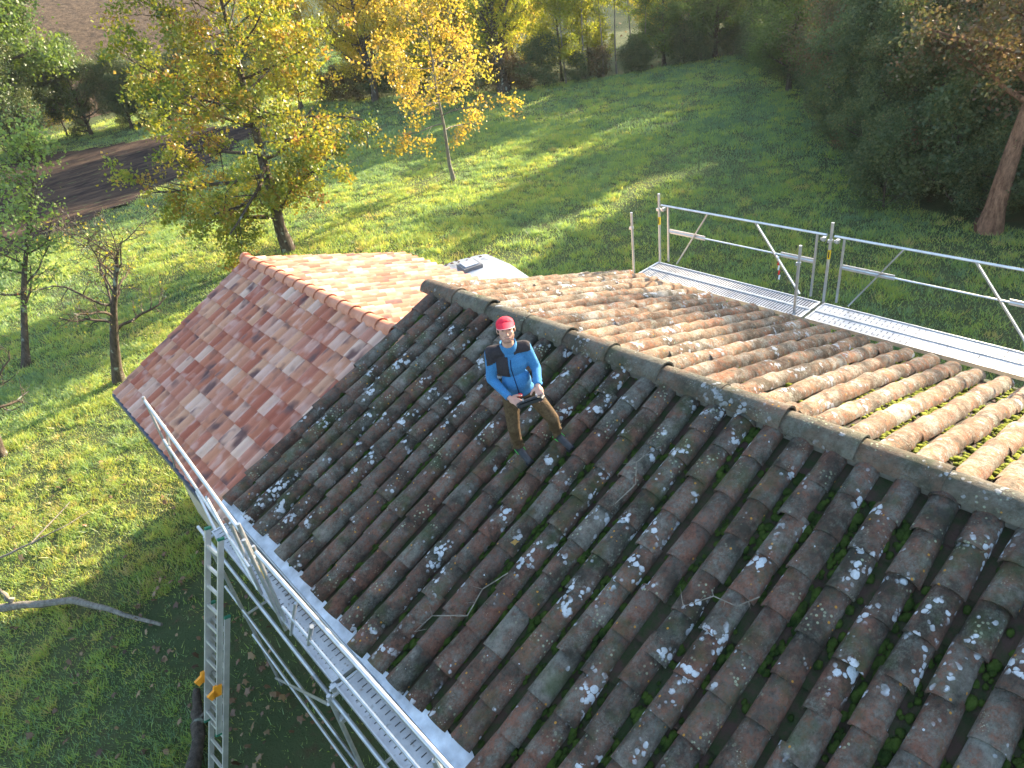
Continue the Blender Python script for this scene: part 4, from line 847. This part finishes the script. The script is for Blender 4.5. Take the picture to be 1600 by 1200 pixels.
# cap
cap = flesh([('e', hp(0, .0, .056), (.092, .108, .076), HR3), ('e', hp(0, .008, .080), (.082, .094, .054), HR3)], .007, 'cap', M['cap_red'], man, 2)
cb_ = bmesh.new(); cb_.from_mesh(cap.data); bmesh.ops.bisect_plane(cb_, geom=cb_.verts[:] + cb_.edges[:] + cb_.faces[:], plane_co=hp(0, 0, .066), plane_no=hu, clear_inner=True); bmesh.ops.holes_fill(cb_, edges=[e for e in cb_.edges if e.is_boundary]); cb_.to_mesh(cap.data); cb_.free()
m = MB(); N1 = 15; V = []
for j in range(5):
    for i in range(N1):
        a = math.pi * (i / (N1 - 1)); x_ = math.cos(a) * (.088 - .004 * j / 4); y_ = .012 + math.sin(a) * (.088 + .115 * j / 4)
        V.append(hp(x_, y_, .068 + .014 * math.sin(a) - .036 * (j / 4) + .014 * (1 - (x_ / .09) ** 2)))
EDGE = V[4 * N1:5 * N1]; V += [v - hu * .005 for v in V]; n_ = 5 * N1; F = []
for j in range(4):
    for i in range(N1 - 1): a = j * N1 + i; F += [(a, a + 1, a + N1 + 1, a + N1), (n_ + a, n_ + a + N1, n_ + a + N1 + 1, n_ + a + 1)]
for i in range(N1 - 1): a = 4 * N1 + i; F.append((a, a + 1, n_ + a + 1, n_ + a))
m.add(V, F); pk = m.build('peak', M['cap_red'], None, True); pk.parent = cap
M['piping'] = simple('peak_piping', (.75, .30, .30), .7); m = MB(); m.tube([e - hu * .002 for e in EDGE], .0042, 6); o = m.build('peak_edge', M['piping'], None, True); o.parent = cap
# jacket
TR = Matrix((rt, fw, up)).transposed()
J_ = [('e', chest + fw * .005, (.175, .12, .16), TR), ('e', belly + fw * .01, (.155, .115, .17), TR), ('e', pel + up * .04, (.16, .118, .09), TR), ('c', shR, .068, shL, .068), ('c', neck - up * .06, .085, neck + up * .01, .068),
      ('c', shR, .068, elR, .053), ('c', elR, .053, wrR + (elR - wrR) * .12, .039), ('c', shL, .068, elL, .052), ('c', elL, .052, wrL + (elL - wrL) * .12, .038), ('c', elR + up * .05, .055, elR, .056)]
g = random.Random(3)
for a, b in ((shR, elR), (shL, elL), (elR, wrR), (elL, wrL)):     # cloth folds at the joints
    for k in range(4): f = .25 + k * .2; q = a.lerp(b, f); dd = (b - a).normalized().cross(Vv((g.gauss(0, 1), g.gauss(0, 1), g.gauss(0, 1)))).normalized(); J_.append(('c', q - dd * .03, .024, q + dd * .036, .016))
jk = flesh(J_, .0085, 'jacket', M['blue_fleece'], man, 5)
# collar
m = MB(); ring = []; K = 18
for j, (rr_, h) in enumerate(((.076, -.01), (.084, .04), (.080, .082), (.072, .080), (.068, .0))):
    for i in range(K): a = 2 * math.pi * i / K; dip = .03 * max(0, math.sin(a)) ** 2 * (1 if j in (1, 2, 3) else .3); ring.append(neck + up * (h - .012 - dip) + rt * math.cos(a) * rr_ + fw * (math.sin(a) * rr_ * 1.02 + .004))
F = [(j * K + i, j * K + (i + 1) % K, (j + 1) * K + (i + 1) % K, (j + 1) * K + i) for j in range(4) for i in range(K)]
m.add(ring, F); o = m.build('collar', M['blue_fleece'], None, True); o.parent = jk
# dark yoke patches: proud copies of the jacket skin inside a region
def patch(src, test, name, mat, off=.004):
    bm = bmesh.new(); bm.from_mesh(src.data); bm.normal_update()
    kill = [f for f in bm.faces if not test(f.calc_center_median(), f.normal)]; bmesh.ops.delete(bm, geom=kill, context='FACES')
    nn = {v: v.normal.copy() for v in bm.verts}
    for v in bm.verts: v.co += nn[v] * off
    me = bpy.data.meshes.new(name); bm.to_mesh(me); bm.free(); me.materials.clear(); me.materials.append(mat); o = bpy.data.objects.new(name, me); COL.objects.link(o); o.parent = src
    md = o.modifiers.new('th', 'SOLIDIFY'); md.thickness = .004; md.offset = -1; return o
def loc(p): q = p - chest; return q.dot(rt), q.dot(fw), q.z
def t_yoke(p, n_):
    a, b, c = loc(p); 
    if a > 0: return (a > .045 and c > .095 - (a - .05) * .35 and a < .225) or (a > .02 and a < .14 and -.11 < c < .12 and b > .0)
    return c > .125 and a > -.21 and a < -.045
patch(jk, t_yoke, 'dark_yoke', M['grey_yoke'])
m = MB(); pts = [chest + rt * -.005 + fw * (.128 + .0) + up * .10, chest + fw * .131 + up * 0, belly + fw * .131, pel + fw * .126 + up * .0]
m.tube(pts, .0045, 6); o = m.build('zip', M['navy'], None, True); o.parent = jk
for wv, ev, wn in ((wrR, elR, 'cuff'), (wrL, elL, 'cuff')):
    d_ = (wv - ev).normalized(); m = MB(); m.tube([wv - d_ * .03, wv - d_ * .004], [.041, .037], 14); o = m.build(wn, M['blue_fleece'], None, True); o.parent = jk
# trousers
T_ = [('e', pel - up * .02, (.15, .112, .10), TR), ('c', hpR, .092, knR, .068), ('c', knR, .068, anR + up * .02, .052), ('c', hpL, .092, knL, .068), ('c', knL, .066, anL + up * .03, .052)]
for a, b in ((hpR, knR), (knR, anR), (hpL, knL), (knL, anL)):
    for k in range(6): f = .2 + k * .15; q = a.lerp(b, f); dd = (b - a).normalized().cross(Vv((g.gauss(0, 1), g.gauss(0, 1), g.gauss(0, 1)))).normalized(); T_.append(('c', q - dd * .04, .03, q + dd * .05, .02))
tr_ = flesh(T_, .009, 'trousers', M['brown_trousers'], man, 4)
m = MB(); K = 20; V = []
for h in (-.02, .02):
    for i in range(K): a = 2 * math.pi * i / K; V.append(pel + up * (h - .035) + rt * math.cos(a) * .160 + fw * math.sin(a) * .124)
m.add(V, [(i, (i + 1) % K, K + (i + 1) % K, K + i) for i in range(K)]); o = m.build('belt', M['rubber'], None, True); o.parent = tr_
# shoes
for an, to in ((anR, toR), (anL, toL)):
    d_ = (to - an).normalized(); sv_ = d_.cross(Vv((-.345, 0, .938))).normalized(); nv_ = sv_.cross(d_).normalized(); nv_ = nv_ if nv_.z > 0 else -nv_; m3 = Matrix((sv_, d_, nv_)).transposed()
    s_ = flesh([('c', an - d_ * .03 - nv_ * .025, .042, an + d_ * .06 - nv_ * .035, .044), ('c', an + d_ * .06 - nv_ * .035, .044, an + d_ * .19 - nv_ * .045, .035), ('c', an + nv_ * .02, .05, an - nv_ * .02, .046)], .007, 'shoe', M['shoe'], man, 3)
    m = MB(); m.box(an + d_ * .08 - nv_ * .078, (.088, .27, .022), m3); o = m.build('sole', M['rubber'], None); o.parent = s_
    m = MB(); m.box(an + d_ * .015 - nv_ * .03 + sv_ * .047, (.004, .09, .022), m3); m.box(an + d_ * .015 - nv_ * .03 - sv_ * .047, (.004, .09, .022), m3); o = m.build('green_stripe', M['lime_green'], None); o.parent = s_
# drone controller in his hands
cc = (HRt + HLt) / 2 + fw * .02 + up * .005
ctl = tag(empty('drone_controller', cc), 'black remote controller with a screen, held in both hands', 'remote control')
cx_ = (HRt - HLt).normalized(); cn = (Vv((.1, .25, .97))).normalized(); cy_ = cn.cross(cx_).normalized(); cy_ = cy_ if cy_.dot(fw) > 0 else -cy_; cn = cx_.cross(cy_); cn = cn if cn.z > 0 else -cn; c3 = Matrix((cx_, cy_, cn)).transposed()
def cpos(a, b, c): return cc + cx_ * a + cy_ * b + cn * c
m = MB(); m.box(cpos(0, 0, 0), (.24, .12, .035), c3); 
for s_ in (-1, 1): m.tube([cpos(s_ * .115, -.06, -.01), cpos(s_ * .125, .0, 0), cpos(s_ * .11, .065, 0)], [.018, .024, .018], 10)
bo = part(m, 'casing', M['rubber'], ctl); mdb = bo.modifiers.new('b', 'BEVEL'); mdb.width = .008; mdb.segments = 2
m = MB(); m.box(cpos(0, .075, .035), (.20, .13, .010), c3 @ Matrix.Rotation(.35, 3, 'X')); part(m, 'screen_mount', M['rubber'], ctl)
m = MB(); m.box(cpos(0, .074, .0415), (.17, .10, .003), c3 @ Matrix.Rotation(.35, 3, 'X')); part(m, 'screen', M['glassdark'], ctl)
for s_ in (-1, 1): m = MB(); m.tube([cpos(s_ * .07, -.02, .015), cpos(s_ * .07, -.02, .04)], [.006, .009], 8); part(m, 'stick', M['plastic_grey'], ctl, True)
m = MB(); m.tube([neck + rt * .05 + fw * .06, chest + fw * .14 + rt * .05, cpos(.05, -.05, .02)], .004, 5); m.tube([cpos(.05, -.05, .02), chest + fw * .145 - rt * .02, neck - rt * .04 + fw * .07], .004, 5) if False else None
m = MB(); m.tube([pel + fw * .13 + up * .05, pel + fw * .15 + up * .04], .022, 10); part(m, 'strap_hook', M['cap_red'], ctl, True)
m = MB(); K = 8; g = random.Random(4); x, y, sz = -2.35, -4.15, .045; V = [Vv((x + math.cos(a_ * .785) * sz * (1 if a_ % 2 else .6), y + math.sin(a_ * .785) * sz * (1 if a_ % 2 else .6), x * math.tan(HL) + .155 + g.random() * .01)) for a_ in range(K)]
m.add(V, [tuple(range(K))], .8); o = m.build('dead_leaf', M['leaf_orange']); tag(o, 'small yellow brown leaf lying on a tile of the mossy slope', 'leaf')
# ------------------------------------------------------------------ thin volume added to imitate the veil of sun glare
t = NT('glare_veil'); v = t.n('VolumePrincipled', Density=.00016, Anisotropy=.3); v.inputs['Color'].default_value = (.93, .96, 1, 1)
t.t.links.new(v.outputs[0], t.out.inputs[1])
m = MB(); m.box((45, 60, 22), (330, 330, 56)); tag(m.build('glare_veil', t.m), 'thin volume added over the meadow and wood as an airy veil of sun glare', 'glare_veil', kind='stuff')
